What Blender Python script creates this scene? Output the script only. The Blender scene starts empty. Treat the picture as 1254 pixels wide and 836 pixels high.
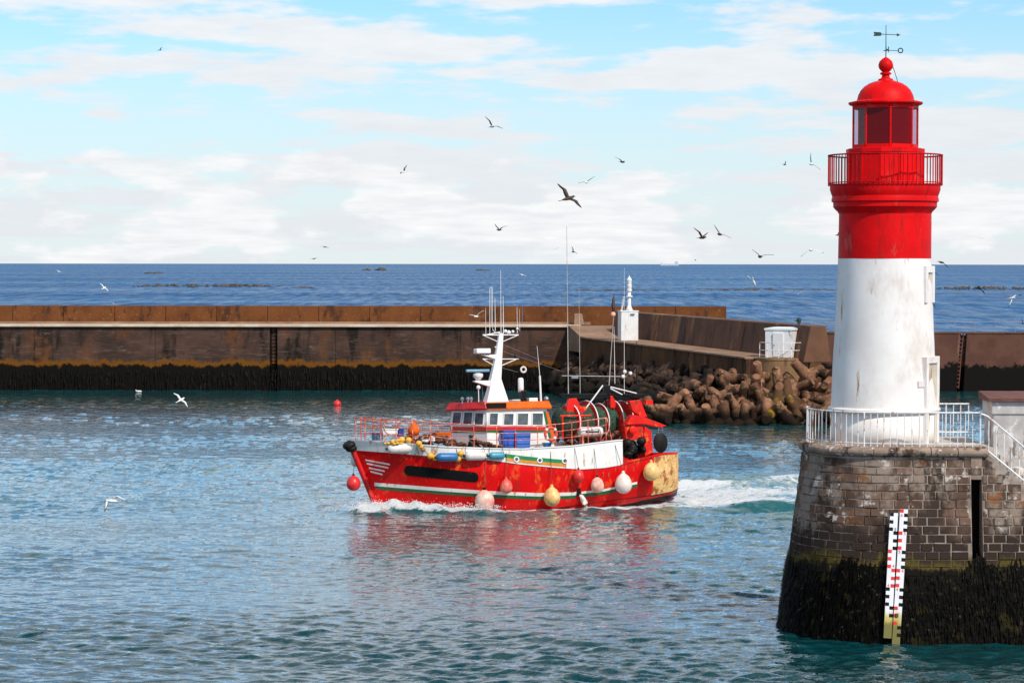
import bpy, math, random
import numpy as np
from mathutils import Vector, Matrix
random.seed(7); rng = np.random.RandomState(11)
S = bpy.context.scene
C = S.collection

# ------------------------------------------------------------------ camera
H = 11.0; FPX = 2961.0; W0, H0 = 1254.0, 836.0
TILT = math.atan(95.0 / FPX); ROLL = 0.0012
cam_d = bpy.data.cameras.new('camera'); cam = bpy.data.objects.new('camera', cam_d); C.objects.link(cam)
cam_d.sensor_width = 36; cam_d.lens = FPX / W0 * 36.0; cam_d.clip_end = 120000; cam_d.clip_start = 1
F_ = Vector((0, math.cos(TILT), -math.sin(TILT)))
R0 = Vector((1, 0, 0)); U0 = R0.cross(F_)
R_ = R0 * math.cos(ROLL) + U0 * math.sin(ROLL); U_ = R_.cross(F_)
cam.matrix_world = Matrix(((R_.x, U_.x, -F_.x, 0), (R_.y, U_.y, -F_.y, 0), (R_.z, U_.z, -F_.z, H), (0, 0, 0, 1)))
S.camera = cam
CP = Vector((0, 0, H))
def ray(px, py): return F_ * FPX + R_ * (px - W0 / 2) + U_ * (H0 / 2 - py)
def at(px, py, Y):
    d = ray(px, py); return CP + d * (Y / d.y)
def atz(px, py, z):
    d = ray(px, py); return CP + d * ((z - H) / d.z)

# ------------------------------------------------------------------ light
SUN_AZ = math.radians(55)      # from the right (+X) round towards the viewer
SUN_EL = math.radians(44)
sdir = Vector((math.cos(SUN_AZ) * math.cos(SUN_EL), -math.sin(SUN_AZ) * math.cos(SUN_EL), math.sin(SUN_EL)))
sl = bpy.data.lights.new('sun', 'SUN'); sl.energy = 4.0; sl.angle = math.radians(0.6); sl.color = (1, .94, .84)
so = bpy.data.objects.new('sun', sl); C.objects.link(so); so.location = (40, -40, 60)
so.rotation_euler = (-sdir).to_track_quat('-Z', 'Y').to_euler()
S.view_settings.view_transform = 'Standard'; S.view_settings.look = 'None'
S.view_settings.exposure = 0.0; S.view_settings.gamma = 1.0
w = bpy.data.worlds.new('World'); S.world = w; w.use_nodes = True
def world():
    nt = w.node_tree; nt.nodes.clear(); N = nt.nodes.new; L = nt.links.new
    out = N('ShaderNodeOutputWorld'); bg = N('ShaderNodeBackground'); bg.inputs[1].default_value = 0.145
    sky = N('ShaderNodeTexSky'); sky.sky_type = 'NISHITA'; sky.sun_disc = False
    sky.sun_elevation = SUN_EL; sky.sun_rotation = math.radians(90) + SUN_AZ
    sky.air_density = 1.0; sky.dust_density = 0.0; sky.ozone_density = 5.0
    tint = N('ShaderNodeMix'); tint.data_type = 'RGBA'; tint.blend_type = 'MULTIPLY'; tint.inputs[0].default_value = 1
    L(sky.outputs[0], tint.inputs[6]); tint.inputs[7].default_value = (.63, .93, 1.01, 1)
    tc = N('ShaderNodeTexCoord'); sep = N('ShaderNodeSeparateXYZ'); L(tc.outputs['Generated'], sep.inputs[0])
    def m(op, a, b=None, clamp=False):
        n = N('ShaderNodeMath'); n.operation = op; n.use_clamp = clamp
        for i, v in enumerate((a, b)):
            if v is None: continue
            if isinstance(v, (int, float)): n.inputs[i].default_value = v
            else: L(v, n.inputs[i])
        return n.outputs[0]
    zc = m('MAXIMUM', sep.outputs[2], 0.0)
    den = m('ADD', zc, 0.12)
    cx = m('DIVIDE', sep.outputs[0], den); cy = m('DIVIDE', sep.outputs[1], den)
    cmb = N('ShaderNodeCombineXYZ'); L(m('MULTIPLY', cx, 1.0), cmb.inputs[0]); L(cy, cmb.inputs[1])
    def noise(scale, detail, rough, off):
        ad = N('ShaderNodeVectorMath'); ad.operation = 'ADD'; L(cmb.outputs[0], ad.inputs[0]); ad.inputs[1].default_value = off
        n = N('ShaderNodeTexNoise'); n.inputs['Scale'].default_value = scale; n.inputs['Detail'].default_value = detail
        n.inputs['Roughness'].default_value = rough; L(ad.outputs[0], n.inputs['Vector']); return n.outputs[0]
    big = noise(.8, 3, .5, (3.1, 7.7, 0)); fine = noise(2.9, 10, .57, (13.2, 2.4, 4))
    mix = m('ADD', m('MULTIPLY', big, .50), m('MULTIPLY', fine, .72))
    ramp = N('ShaderNodeMapRange'); ramp.interpolation_type = 'SMOOTHSTEP'
    L(mix, ramp.inputs[0]); ramp.inputs[1].default_value = .575; ramp.inputs[2].default_value = .665
    shade = N('ShaderNodeMapRange'); L(noise(5, 6, .6, (4, 9, 1)), shade.inputs[0])
    shade.inputs[1].default_value = .3; shade.inputs[2].default_value = .7
    cc = N('ShaderNodeMix'); cc.data_type = 'RGBA'; L(shade.outputs[0], cc.inputs[0])
    cc.inputs[6].default_value = (5.7, 5.85, 6.1, 1); cc.inputs[7].default_value = (7.0, 6.95, 6.9, 1)
    mx = N('ShaderNodeMix'); mx.data_type = 'RGBA'; L(m('MULTIPLY', ramp.outputs[0], .93), mx.inputs[0])
    L(tint.outputs[2], mx.inputs[6]); L(cc.outputs[2], mx.inputs[7])
    # horizon haze, the same all the way round
    hz = N('ShaderNodeMapRange'); hz.interpolation_type = 'SMOOTHSTEP'; L(zc, hz.inputs[0])
    hz.inputs[1].default_value = 0.0; hz.inputs[2].default_value = .15; hz.inputs[3].default_value = .86; hz.inputs[4].default_value = 0
    hm = N('ShaderNodeMix'); hm.data_type = 'RGBA'; L(hz.outputs[0], hm.inputs[0]); L(mx.outputs[2], hm.inputs[6])
    hm.inputs[7].default_value = (5.35, 5.6, 5.95, 1)
    v3 = N('ShaderNodeCombineXYZ'); L(m('MULTIPLY', sep.outputs[0], 1.0), v3.inputs[0]); L(sep.outputs[1], v3.inputs[1]); L(m('MULTIPLY', zc, 2.6), v3.inputs[2])
    pf = N('ShaderNodeTexNoise'); pf.inputs['Scale'].default_value = 17; pf.inputs['Detail'].default_value = 9; pf.inputs['Roughness'].default_value = .55; L(v3.outputs[0], pf.inputs['Vector'])
    bank = N('ShaderNodeMapRange'); bank.interpolation_type = 'SMOOTHSTEP'; L(m('ADD', pf.outputs[0], m('MULTIPLY', m('ABSOLUTE', m('SUBTRACT', zc, .020)), -7.0)), bank.inputs[0]); bank.inputs[1].default_value = .38; bank.inputs[2].default_value = .47
    bm2 = N('ShaderNodeMix'); bm2.data_type = 'RGBA'; L(m('MULTIPLY', bank.outputs[0], .92), bm2.inputs[0]); L(hm.outputs[2], bm2.inputs[6]); L(cc.outputs[2], bm2.inputs[7])
    L(bm2.outputs[2], bg.inputs[0]); L(bg.outputs[0], out.inputs[0])
world()

# ------------------------------------------------------------------ helpers
def frame(d):
    d = Vector(d).normalized(); a = Vector((0, 0, 1)) if abs(d.z) < .95 else Vector((1, 0, 0))
    u = d.cross(a).normalized(); return u, d.cross(u).normalized()
class MB:
    def __init__(s): s.v = []; s.f = []; s.mi = []
    def add(s, vs, fs, mi=0):
        o = len(s.v); s.v += [tuple(v) for v in vs]; s.f += [tuple(i + o for i in f) for f in fs]; s.mi += [mi] * len(fs); return s
    def box(s, x0, x1, y0, y1, z0, z1, mi=0):
        return s.add([(x0,y0,z0),(x1,y0,z0),(x1,y1,z0),(x0,y1,z0),(x0,y0,z1),(x1,y0,z1),(x1,y1,z1),(x0,y1,z1)],
                     [(0,3,2,1),(4,5,6,7),(0,1,5,4),(1,2,6,5),(2,3,7,6),(3,0,4,7)], mi)
    def loft(s, rings, cap=True, closed=True, mi=0):
        n = len(rings[0]); vs = [p for r in rings for p in r]; fs = []
        for i in range(len(rings) - 1):
            for j in range(n if closed else n - 1):
                k = (j + 1) % n; fs.append((i*n+j, i*n+k, (i+1)*n+k, (i+1)*n+j))
        if cap: fs += [tuple(reversed(range(n))), tuple(range((len(rings)-1)*n, len(rings)*n))]
        return s.add(vs, fs, mi)
    def tube(s, p, q, r0, r1=None, n=7, mi=0):
        r1 = r0 if r1 is None else r1; p = Vector(p); q = Vector(q); u, v = frame(q - p)
        rg = lambda c, r: [c + (u*math.cos(2*math.pi*i/n) + v*math.sin(2*math.pi*i/n))*r for i in range(n)]
        return s.loft([rg(p, r0), rg(q, r1)], mi=mi)
    def path(s, pts, r, n=6, mi=0):
        pts = [Vector(p) for p in pts]; rings = []
        for i, p in enumerate(pts):
            d = pts[min(i+1, len(pts)-1)] - pts[max(i-1, 0)]; u, v = frame(d)
            rings.append([p + (u*math.cos(2*math.pi*j/n) + v*math.sin(2*math.pi*j/n))*(r[i] if isinstance(r, (list, tuple)) else r) for j in range(n)])
        return s.loft(rings, mi=mi)
    def lathe(s, prof, n=24, c=(0,0,0), axis=None, mi=0, phase=0, cap=True):
        c = Vector(c); ax = Vector((0,0,1)) if axis is None else Vector(axis).normalized()
        if axis is None: u, v = Vector((1,0,0)), Vector((0,1,0))
        else: u, v = frame(ax)
        return s.loft([[c + ax*z + (u*math.cos(2*math.pi*(j+phase)/n) + v*math.sin(2*math.pi*(j+phase)/n))*max(r, 1e-4) for j in range(n)] for r, z in prof], cap=cap, mi=mi)
    def ball(s, c, r, n=14, m=9, mi=0):
        rx, ry, rz = (r, r, r) if isinstance(r, (int, float)) else r
        return s.loft([[(c[0]+rx*math.sin(math.pi*max(i,.02)/m if i<m else math.pi*.998)*math.cos(2*math.pi*j/n), c[1]+ry*math.sin(math.pi*max(i,.02)/m if i<m else math.pi*.998)*math.sin(2*math.pi*j/n),
                         c[2]-rz*math.cos(math.pi*i/m)) for j in range(n)] for i in range(m+1)], mi=mi)
    def torus(s, c, R, r, axis, n=24, m=8, mi=0):
        u, v = frame(axis); a = Vector(axis).normalized(); c = Vector(c); vs = []; fs = []
        for i in range(n):
            t = 2*math.pi*i/n; d = u*math.cos(t) + v*math.sin(t)
            for j in range(m):
                q = 2*math.pi*j/m; vs.append(c + d*(R + r*math.cos(q)) + a*r*math.sin(q))
                fs.append((i*m+j, ((i+1)%n)*m+j, ((i+1)%n)*m+(j+1)%m, i*m+(j+1)%m))
        return s.add(vs, fs, mi)
    def prism(s, pts, off, mi=0):
        off = Vector(off); a = [Vector(p) for p in pts]; return s.loft([a, [p + off for p in a]], mi=mi)
    def quad(s, a, b, c, d, mi=0): return s.add([a, b, c, d], [(0,1,2,3)], mi)
    def mesh(s, name, mat, smooth=False):
        me = bpy.data.meshes.new(name); me.from_pydata(s.v, [], s.f)
        for m in (mat if isinstance(mat, (list, tuple)) else [mat]): me.materials.append(m)
        me.polygons.foreach_set('material_index', s.mi)
        if smooth: me.polygons.foreach_set('use_smooth', [True]*len(s.f))
        me.update(); return me
    def obj(s, name, mat, parent=None, smooth=False, bevel=0, auto=None):
        o = bpy.data.objects.new(name, s.mesh(name, mat, smooth)); C.objects.link(o); o.parent = parent
        if bevel:
            b = o.modifiers.new('bevel', 'BEVEL'); b.width = bevel; b.segments = 2; b.limit_method = 'ANGLE'
        if smooth and auto: o.data.set_sharp_from_angle(angle=math.radians(auto))
        return o
def tag(o, label, cat, group=None, kind=None):
    if label: o['label'] = label
    if cat: o['category'] = cat
    if group: o['group'] = group
    if kind: o['kind'] = kind
    return o
def empty(name, loc, label=None, cat=None, group=None, rz=0, kind=None):
    o = bpy.data.objects.new(name, None); C.objects.link(o); o.location = loc; o.rotation_euler = (0,0,rz); o.empty_display_size = .3
    return tag(o, label, cat, group, kind)
def inst(name, me, parent, loc=(0,0,0), rot=(0,0,0), sc=(1,1,1)):
    o = bpy.data.objects.new(name, me); C.objects.link(o); o.parent = parent; o.location = loc; o.rotation_euler = rot; o.scale = sc; return o
def uncenter(o):   # parent at a location, mesh given in world coordinates
    o.matrix_parent_inverse = Matrix.Translation(-Vector(o.parent.location)); return o

def mat(name, col, rough=.6, col2=None, ns=1.5, lo=.35, hi=.65, stains=(), bump=0, bs=8, metal=0, spec=.5, stretch=(1,1,1), rand=0, bands=(), coat=0):
    """base colour with noise mottling, shaped stains, height bands (algae, weed) and fine relief"""
    m_ = bpy.data.materials.new(name); m_.use_nodes = True; nt = m_.node_tree; N = nt.nodes.new; L = nt.links.new
    b = nt.nodes['Principled BSDF']; b.inputs['Roughness'].default_value = rough; b.inputs['Metallic'].default_value = metal
    b.inputs['Specular IOR Level'].default_value = spec; b.inputs['Coat Weight'].default_value = coat
    g = N('ShaderNodeNewGeometry'); pos = g.outputs['Position']
    def noise(scale, st, detail=6, r=.6):
        mp = N('ShaderNodeMapping'); mp.inputs['Scale'].default_value = st; L(pos, mp.inputs[0])
        n = N('ShaderNodeTexNoise'); n.inputs['Scale'].default_value = scale; n.inputs['Detail'].default_value = detail; n.inputs['Roughness'].default_value = r
        L(mp.outputs[0], n.inputs['Vector']); return n.outputs[0]
    def rng_(v, a, c_, o1=0, o2=1):
        r = N('ShaderNodeMapRange'); r.interpolation_type = 'SMOOTHSTEP'; L(v, r.inputs[0]); r.inputs[1].default_value = a; r.inputs[2].default_value = c_
        r.inputs[3].default_value = o1; r.inputs[4].default_value = o2; return r.outputs[0]
    def mix(f, a, c_):
        n = N('ShaderNodeMix'); n.data_type = 'RGBA'
        if isinstance(f, float): n.inputs[0].default_value = f
        else: L(f, n.inputs[0])
        for i, v in ((6, a), (7, c_)):
            if isinstance(v, tuple): n.inputs[i].default_value = v + (1,) if len(v) == 3 else v
            else: L(v, n.inputs[i])
        return n.outputs[2]
    cur = tuple(col)
    if col2: cur = mix(rng_(noise(ns, stretch), lo, hi), cur, tuple(col2))
    if rand:
        oi = N('ShaderNodeObjectInfo'); hs = N('ShaderNodeHueSaturation'); L(rng_(oi.outputs['Random'], 0, 1, 1-rand, 1+rand), hs.inputs['Value'])
        if isinstance(cur, tuple): hs.inputs['Color'].default_value = cur + (1,)
        else: L(cur, hs.inputs['Color'])
        cur = hs.outputs[0]
    for (sc, ss, a, c_, st) in stains:
        a = .5+(a-.5)*.55; c_ = .5+(c_-.5)*.6
        cur = mix(rng_(noise(ss, st, 7, .65), a, c_), cur, tuple(sc))
    if bands:
        sp = N('ShaderNodeSeparateXYZ'); L(pos, sp.inputs[0])
        nz = noise(.9, (1,1,.6), 8, .7)
        for (bc, z0, soft, wob) in bands:   # everything below z0 takes this colour, with a ragged edge
            ad = N('ShaderNodeMath'); ad.operation = 'MULTIPLY_ADD'; L(nz, ad.inputs[0]); ad.inputs[1].default_value = wob*5; L(sp.outputs[2], ad.inputs[2])
            cur = mix(rng_(ad.outputs[0], z0+wob*2.5-soft, z0+wob*2.5+soft, 1, 0), cur, tuple(bc))
    if isinstance(cur, tuple): b.inputs['Base Color'].default_value = cur + (1,)
    else: L(cur, b.inputs['Base Color'])
    if bump:
        bp = N('ShaderNodeBump'); bp.inputs['Strength'].default_value = min(1, bump*10) if bump < .1 else 1; bp.inputs['Distance'].default_value = bump
        L(noise(bs, (1,1,1), 8, .65), bp.inputs['Height']); L(bp.outputs[0], b.inputs['Normal'])
    return m_

Z1 = (1,1,1)
M = {}
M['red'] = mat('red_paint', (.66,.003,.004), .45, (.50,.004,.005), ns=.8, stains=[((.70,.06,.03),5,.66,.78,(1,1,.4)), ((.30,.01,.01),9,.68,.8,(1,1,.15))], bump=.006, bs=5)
M['tower_red'] = mat('tower_red_paint', (.74,.003,.004), .5, (.60,.002,.003), ns=1.2, stains=[((.40,.008,.008),4,.58,.80,(1,1,.14)),((.60,.07,.055),2,.64,.85,(1,1,.4)),((.22,.03,.015),7,.70,.80,(1,1,.12))], bump=.012, bs=4, spec=.12)
M['tower_white'] = mat('tower_limewash', (.82,.775,.725), .8, (.76,.70,.645), ns=1.1, stains=[((.56,.47,.40),1.6,.72,.9,(1,1,.3)),((.64,.56,.50),.7,.52,.8,(1,1,.5)),((.42,.24,.13),5,.72,.84,(1,1,.10))], bump=.02, bs=3.5)
M['white'] = mat('white_paint', (.80,.79,.77), .4, (.74,.72,.69), ns=2, stains=[((.42,.26,.15),3,.68,.8,(2,2,.3))])
M['rail_white'] = mat('white_rail_paint', (.82,.81,.79), .45, (.7,.68,.66), ns=3, stains=[((.40,.17,.06),5,.60,.68,(1,1,.5))])
M['hullred'] = mat('hull_red_paint', (.72,.003,.004), .35, (.58,.002,.003), ns=.9, stains=[((.78,.09,.02),2.2,.62,.8,(1,1,.5)), ((.28,.02,.01),6,.66,.75,(1,1,.12)), ((.40,.14,.06),11,.70,.78,(1,1,.2))], bump=.012, bs=2, spec=.2)
M['hullwhite'] = mat('hull_white_paint', (.82,.80,.77), .38, (.76,.72,.68), ns=1.4, stains=[((.48,.30,.18),3.5,.64,.78,(1,1,.25))], bump=.008, bs=2)
M['green'] = mat('green_paint', (.01,.24,.075), .4, (.01,.18,.06), ns=3)
M['dkgreen'] = mat('dark_green_paint', (.01,.13,.035), .4, (.01,.10,.03), ns=3)
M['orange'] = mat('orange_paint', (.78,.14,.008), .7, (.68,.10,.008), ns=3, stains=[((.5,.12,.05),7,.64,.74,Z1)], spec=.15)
M['orange2'] = mat('ochre_paint', (.72,.30,.03), .45, (.6,.22,.02), ns=3)
M['rust'] = mat('rusty_steel', (.62,.36,.12), .7, (.80,.52,.2), ns=2.2, stains=[((.32,.08,.02),3.0,.55,.66,(1,1,.7)),((.5,.1,.03),8,.6,.7,Z1)], bump=.01, bs=10)
M['black'] = mat('black_paint', (.006,.006,.007), .4, (.01,.0095,.009), ns=4, spec=.15)
M['rubber'] = mat('black_rubber', (.007,.0065,.006), .5, (.014,.012,.011), ns=6, spec=.2, bump=.015, bs=14)
M['railred'] = mat('rail_red_paint', (.66,.09,.05), .5, (.55,.05,.03), ns=4, stains=[((.75,.38,.24),6,.52,.62,Z1)])
M['winglass'] = mat('window_glass', (.03,.04,.05), .06, (.10,.10,.10), ns=3, spec=.9)
M['steelgrey'] = mat('grey_steel', (.35,.36,.38), .4, (.25,.26,.28), ns=4, metal=.6)
M['net_green'] = mat('green_net', (.03,.09,.05), .9, (.012,.03,.02), ns=9, bump=.08, bs=16, stains=[((.10,.10,.05),7,.6,.7,Z1)])
M['net_brown'] = mat('brown_net', (.16,.06,.03), .9, (.05,.02,.015), ns=8, bump=.08, bs=14, stains=[((.5,.18,.06),5,.6,.68,Z1)])
M['blue_crate'] = mat('blue_plastic', (.02,.08,.42), .4, (.03,.12,.5), ns=3)
M['blue_fender'] = mat('blue_vinyl', (.02,.16,.38), .4, (.02,.12,.3), ns=4)
M['teal_fender'] = mat('teal_vinyl', (.06,.32,.42), .4, (.04,.25,.36), ns=4)
M['white_vinyl'] = mat('white_vinyl', (.74,.70,.66), .4, (.66,.58,.54), ns=3, stains=[((.5,.36,.3),5,.63,.75,Z1)])
M['yellow'] = mat('yellow_plastic', (.80,.45,.05), .45, (.72,.36,.04), ns=6)
M['pink'] = mat('faded_pink_buoy', (.78,.55,.45), .4, (.80,.30,.22), ns=2.2, lo=.42, hi=.62, stains=[((.5,.25,.15),9,.66,.76,Z1)])
M['pinkred'] = mat('worn_red_buoy', (.72,.10,.07), .4, (.78,.35,.27), ns=2.4, lo=.48, hi=.68)
M['buoyred'] = mat('red_buoy', (.75,.03,.025), .35, (.62,.02,.02), ns=4)
M['buoyyellow'] = mat('yellowed_buoy', (.80,.58,.25), .4, (.75,.40,.12), ns=2.5, stains=[((.45,.2,.08),7,.64,.74,Z1)])
M['rope'] = mat('pale_rope', (.45,.36,.28), .9, (.3,.2,.14), ns=20)
M['darkrope'] = mat('dark_rope', (.06,.045,.04), .9, (.1,.07,.05), ns=20)
M['whip'] = mat('white_fibreglass', (.78,.76,.74), .4)
conc_b = [((.15,.055,.007), 2.55, .16, .38), ((.006,.005,.004), 2.15, .10, .38)]
M['concrete'] = mat('breakwater_concrete', (.085,.046,.034), .85, (.045,.027,.021), ns=.35, stretch=(1,1,2.2), stains=[((.016,.012,.010),.45,.50,.72,(1,1,.22)),((.12,.048,.022),.4,.52,.78,(1,1,.6)),((.13,.085,.07),.8,.6,.85,(.6,1,1.6)),((.13,.085,.068),2.5,.62,.8,(.25,1,5))], bump=.05, bs=2.4, bands=conc_b, spec=.08)
M['parapet'] = mat('rust_stained_concrete', (.155,.055,.018), .85, (.11,.038,.014), ns=.5, stains=[((.06,.026,.014),.9,.57,.72,(1,1,.4)),((.24,.12,.05),5,.68,.78,Z1)], bump=.03, bs=3, spec=.08)
M['ledge'] = mat('worn_pale_concrete', (.62,.50,.39), .8, (.5,.37,.27), ns=.8, bump=.02, bs=4, spec=.08)
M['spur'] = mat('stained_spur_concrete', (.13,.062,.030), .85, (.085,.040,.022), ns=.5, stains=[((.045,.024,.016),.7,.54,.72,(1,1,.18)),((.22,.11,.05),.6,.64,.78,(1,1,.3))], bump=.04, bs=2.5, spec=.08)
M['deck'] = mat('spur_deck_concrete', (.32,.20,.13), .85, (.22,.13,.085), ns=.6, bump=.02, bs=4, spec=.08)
M['rock'] = mat('granite_boulder', (.065,.038,.026), .85, (.022,.015,.012), ns=.9, rand=.35, stains=[((.17,.105,.07),1.6,.62,.78,Z1)], bump=.12, bs=2.5, bands=[((.014,.011,.008),1.7,.4,.3),((.006,.005,.004),.9,.3,.25)], spec=.08)
M['tetra'] = mat('weathered_tetrapod_concrete', (.29,.14,.076), .8, (.13,.060,.034), ns=.9, rand=.25, stains=[((.030,.017,.011),.7,.50,.64,Z1),((.34,.20,.125),2.6,.62,.78,Z1),((.05,.045,.012),1.1,.66,.76,Z1)], bump=.05, bs=4, bands=[((.018,.011,.007),1.0,.4,.25)], spec=.08)
M['tetra_y'] = mat('lichen_yellow_concrete', (.24,.15,.012), .8, (.10,.05,.028), ns=1.1, lo=.40, hi=.52, rand=.15, bump=.05, bs=4, spec=.08)
M['mortar'] = mat('pale_mortar', (.38,.315,.265), .9, (.21,.16,.13), ns=1.2, stains=[((.08,.06,.05),1.5,.55,.66,Z1)], bump=.03, bs=9, bands=[((.10,.075,.03),2.55,.15,.25),((.010,.009,.007),2.1,.12,.3)], spec=.08)
M['brick'] = mat('stone_block', (.140,.082,.057), .85, (.075,.043,.030), ns=1.3, rand=.34, stains=[((.27,.205,.16),.6,.49,.68,(1,1,.8)),((.52,.45,.39),1.7,.62,.70,(1,1,1.0)),((.05,.034,.026),.7,.58,.70,(1,1,.35)),((.24,.09,.03),.9,.66,.74,Z1)], bump=.04, bs=9, bands=[((.04,.026,.02),3.3,.3,.5),((.095,.07,.018),2.35,.14,.35),((.010,.008,.006),2.15,.1,.35)], spec=.08)
M['coping'] = mat('coping_stone', (.34,.25,.19), .85, (.22,.15,.11), ns=2, stains=[((.07,.045,.035),1.5,.54,.66,(1,1,1)),((.55,.48,.42),4,.64,.72,Z1)], bump=.03, bs=8, spec=.08)
M['paving'] = mat('platform_paving', (.50,.43,.37), .85, (.38,.31,.26), ns=1.5, bump=.02, bs=8)
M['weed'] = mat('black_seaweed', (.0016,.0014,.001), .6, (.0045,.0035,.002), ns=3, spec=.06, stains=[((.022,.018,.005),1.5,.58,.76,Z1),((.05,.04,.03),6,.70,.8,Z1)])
M['weed_far'] = mat('wet_weed', (.0025,.002,.0018), .6, (.014,.009,.006), ns=1.6, lo=.52, hi=.68, spec=.1)
M['housewall'] = mat('peeling_limewash', (.55,.51,.48), .85, (.40,.36,.33), ns=1.2, stains=[((.16,.12,.1),1.6,.58,.72,(1,1,.4)),((.70,.66,.62),3,.6,.7,Z1)], bump=.04, bs=6)
M['roofrust'] = mat('brown_roof', (.16,.055,.035), .8, (.10,.035,.025), ns=3, bump=.02, bs=12)
M['copper'] = mat('green_bronze', (.02,.06,.05), .6, (.012,.03,.028), ns=8)
M['dkred'] = mat('inner_red_panel', (.42,.006,.010), .5, (.34,.005,.008), ns=2)
M['lamp_green'] = mat('green_lamp', (.01,.20,.08), .3)
M['gull_white'] = mat('white_plumage', (.82,.78,.74), .8)
M['gull_grey'] = mat('grey_shaded_plumage', (.13,.125,.125), .8)  # grey wings, darkened in colour to carry the underside shade
M['gull_black'] = mat('black_wingtip', (.02,.018,.017), .8)
M['gull_brown'] = mat('brown_shaded_plumage', (.045,.029,.02), .8, (.08,.053,.037), ns=8)  # juvenile brown, with the shade of an underlit bird added to the colour
M['gull_dark'] = mat('silhouette_plumage', (.035,.025,.02), .8)  # dark tone paints in the shade of a silhouetted bird
M['bill'] = mat('yellow_bill', (.6,.35,.05), .5)
M['reef'] = mat('dark_reef_rock', (.035,.028,.024), .9, (.10,.08,.065), ns=.15)
M['plate'] = mat('sign_plate', (.72,.62,.60), .5)
M['sandy'] = mat('harbour_bed', (.06,.06,.05), .9)
def glass(name, tint, refl):
    m_ = bpy.data.materials.new(name); m_.use_nodes = True; nt = m_.node_tree; nt.nodes.clear(); N = nt.nodes.new; L = nt.links.new
    o = N('ShaderNodeOutputMaterial'); t = N('ShaderNodeBsdfTransparent'); t.inputs[0].default_value = tint + (1,)
    g = N('ShaderNodeBsdfGlossy'); g.inputs['Roughness'].default_value = .03; x = N('ShaderNodeMixShader'); x.inputs[0].default_value = refl
    L(t.outputs[0], x.inputs[1]); L(g.outputs[0], x.inputs[2]); L(x.outputs[0], o.inputs[0]); return m_
def film(name, col):
    m_ = glass(name, (.6,.02,.04), .03); nt = m_.node_tree; N = nt.nodes.new; L = nt.links.new; o = nt.nodes['Material Output']; x0 = o.inputs[0].links[0].from_node
    d = N('ShaderNodeBsdfDiffuse'); d.inputs[0].default_value = col + (1,); x = N('ShaderNodeMixShader'); x.inputs[0].default_value = .55; L(x0.outputs[0], x.inputs[1]); L(d.outputs[0], x.inputs[2]); L(x.outputs[0], o.inputs[0]); return m_
M['lantern_glass'] = glass('lantern_glass', (.86,.80,.86), .04); M['red_glass'] = film('red_glass', (.20,.003,.010))

# ------------------------------------------------------------------ boat placement and hull form (needed by the water too)
BA = math.radians(-20); HEEL = math.radians(4); bs_, bc_ = math.sin(BA), math.cos(BA); BX, BY = .30, 109.6
RZ = math.pi - BA
BM = Matrix.Translation((BX, BY, 0)) @ Matrix.Rotation(RZ, 4, 'Z') @ Matrix.Rotation(HEEL, 4, 'X'); BMI = BM.inverted()
def BW(x, y, z=0): return BM @ Vector((x, y, z))
def bl(px, py, y):            # where the sight line through a photo point meets the boat's plane at local y
    o = BMI @ CP; d = BMI.to_3x3() @ ray(px, py); t = (y - o.y) / d.y; return o.x + d.x*t, o.z + d.z*t
def lerp(xs, ys, x): return float(np.interp(x, xs, ys))
def stem(z): return 6.62 + .40*z
XS = -7.75                   # stern
def keel(x): return lerp([-7.8,-6.8,-2.4,-1.2,4.5,6.0,6.6],[.34,.16,-.3,-.8,-.8,-.75,-.5], x)
def half(x, z):
    B = lerp([-.8,0,.8,1.6,3.5],[1.45,2.1,2.36,2.5,2.55], z)
    u = max(0, min(1, (stem(z) - x) / lerp([-.8,0,3],[6.6,6.2,4.6], z))); p = lerp([-.8,0,3],[1.5,1.7,2.9], z)
    b = B*(1-(1-u)**p)
    if x < -4.4: b *= max(0, 1 - ((-4.4-x)/(-4.4-XS+.001))**2.6)**.5
    k = keel(x); rise = max(0, min(1, (z-k)/.75)); b *= lerp([0,.35,1],[.80,.93,1], rise)
    return max(b, .02)
def curve(pts):
    out = []
    for px, py in pts:
        y = 1.5
        for _ in range(6):
            x, z = bl(px, py, y); y = half(x, z)
        out.append((x, z))
    out.sort(); return [p[0] for p in out], [p[1] for p in out]
zr_c = curve([(441,551),(514,556.8),(560,560),(598,562.5),(640,568),(678,571.6),(712,574),(740,572),(758,569),(769,565),(800,558),(812,555)])
zt_c = curve([(441,540),(500,544),(545,547.5),(600,549.5),(640,550),(700,546.5),(735,542),(757,539.3)])
zs_c = curve([(457,590.5),(540,597),(600,601),(660,603.5),(700,602.5),(740,598),(780,589),(800,584)])
zr = lambda x: lerp(*zr_c, x); zt = lambda x: lerp(*zt_c, x); zs = lambda x: lerp(*zs_c, x)
X_AFT = bl(760, 555, 2.3)[0]

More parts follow.
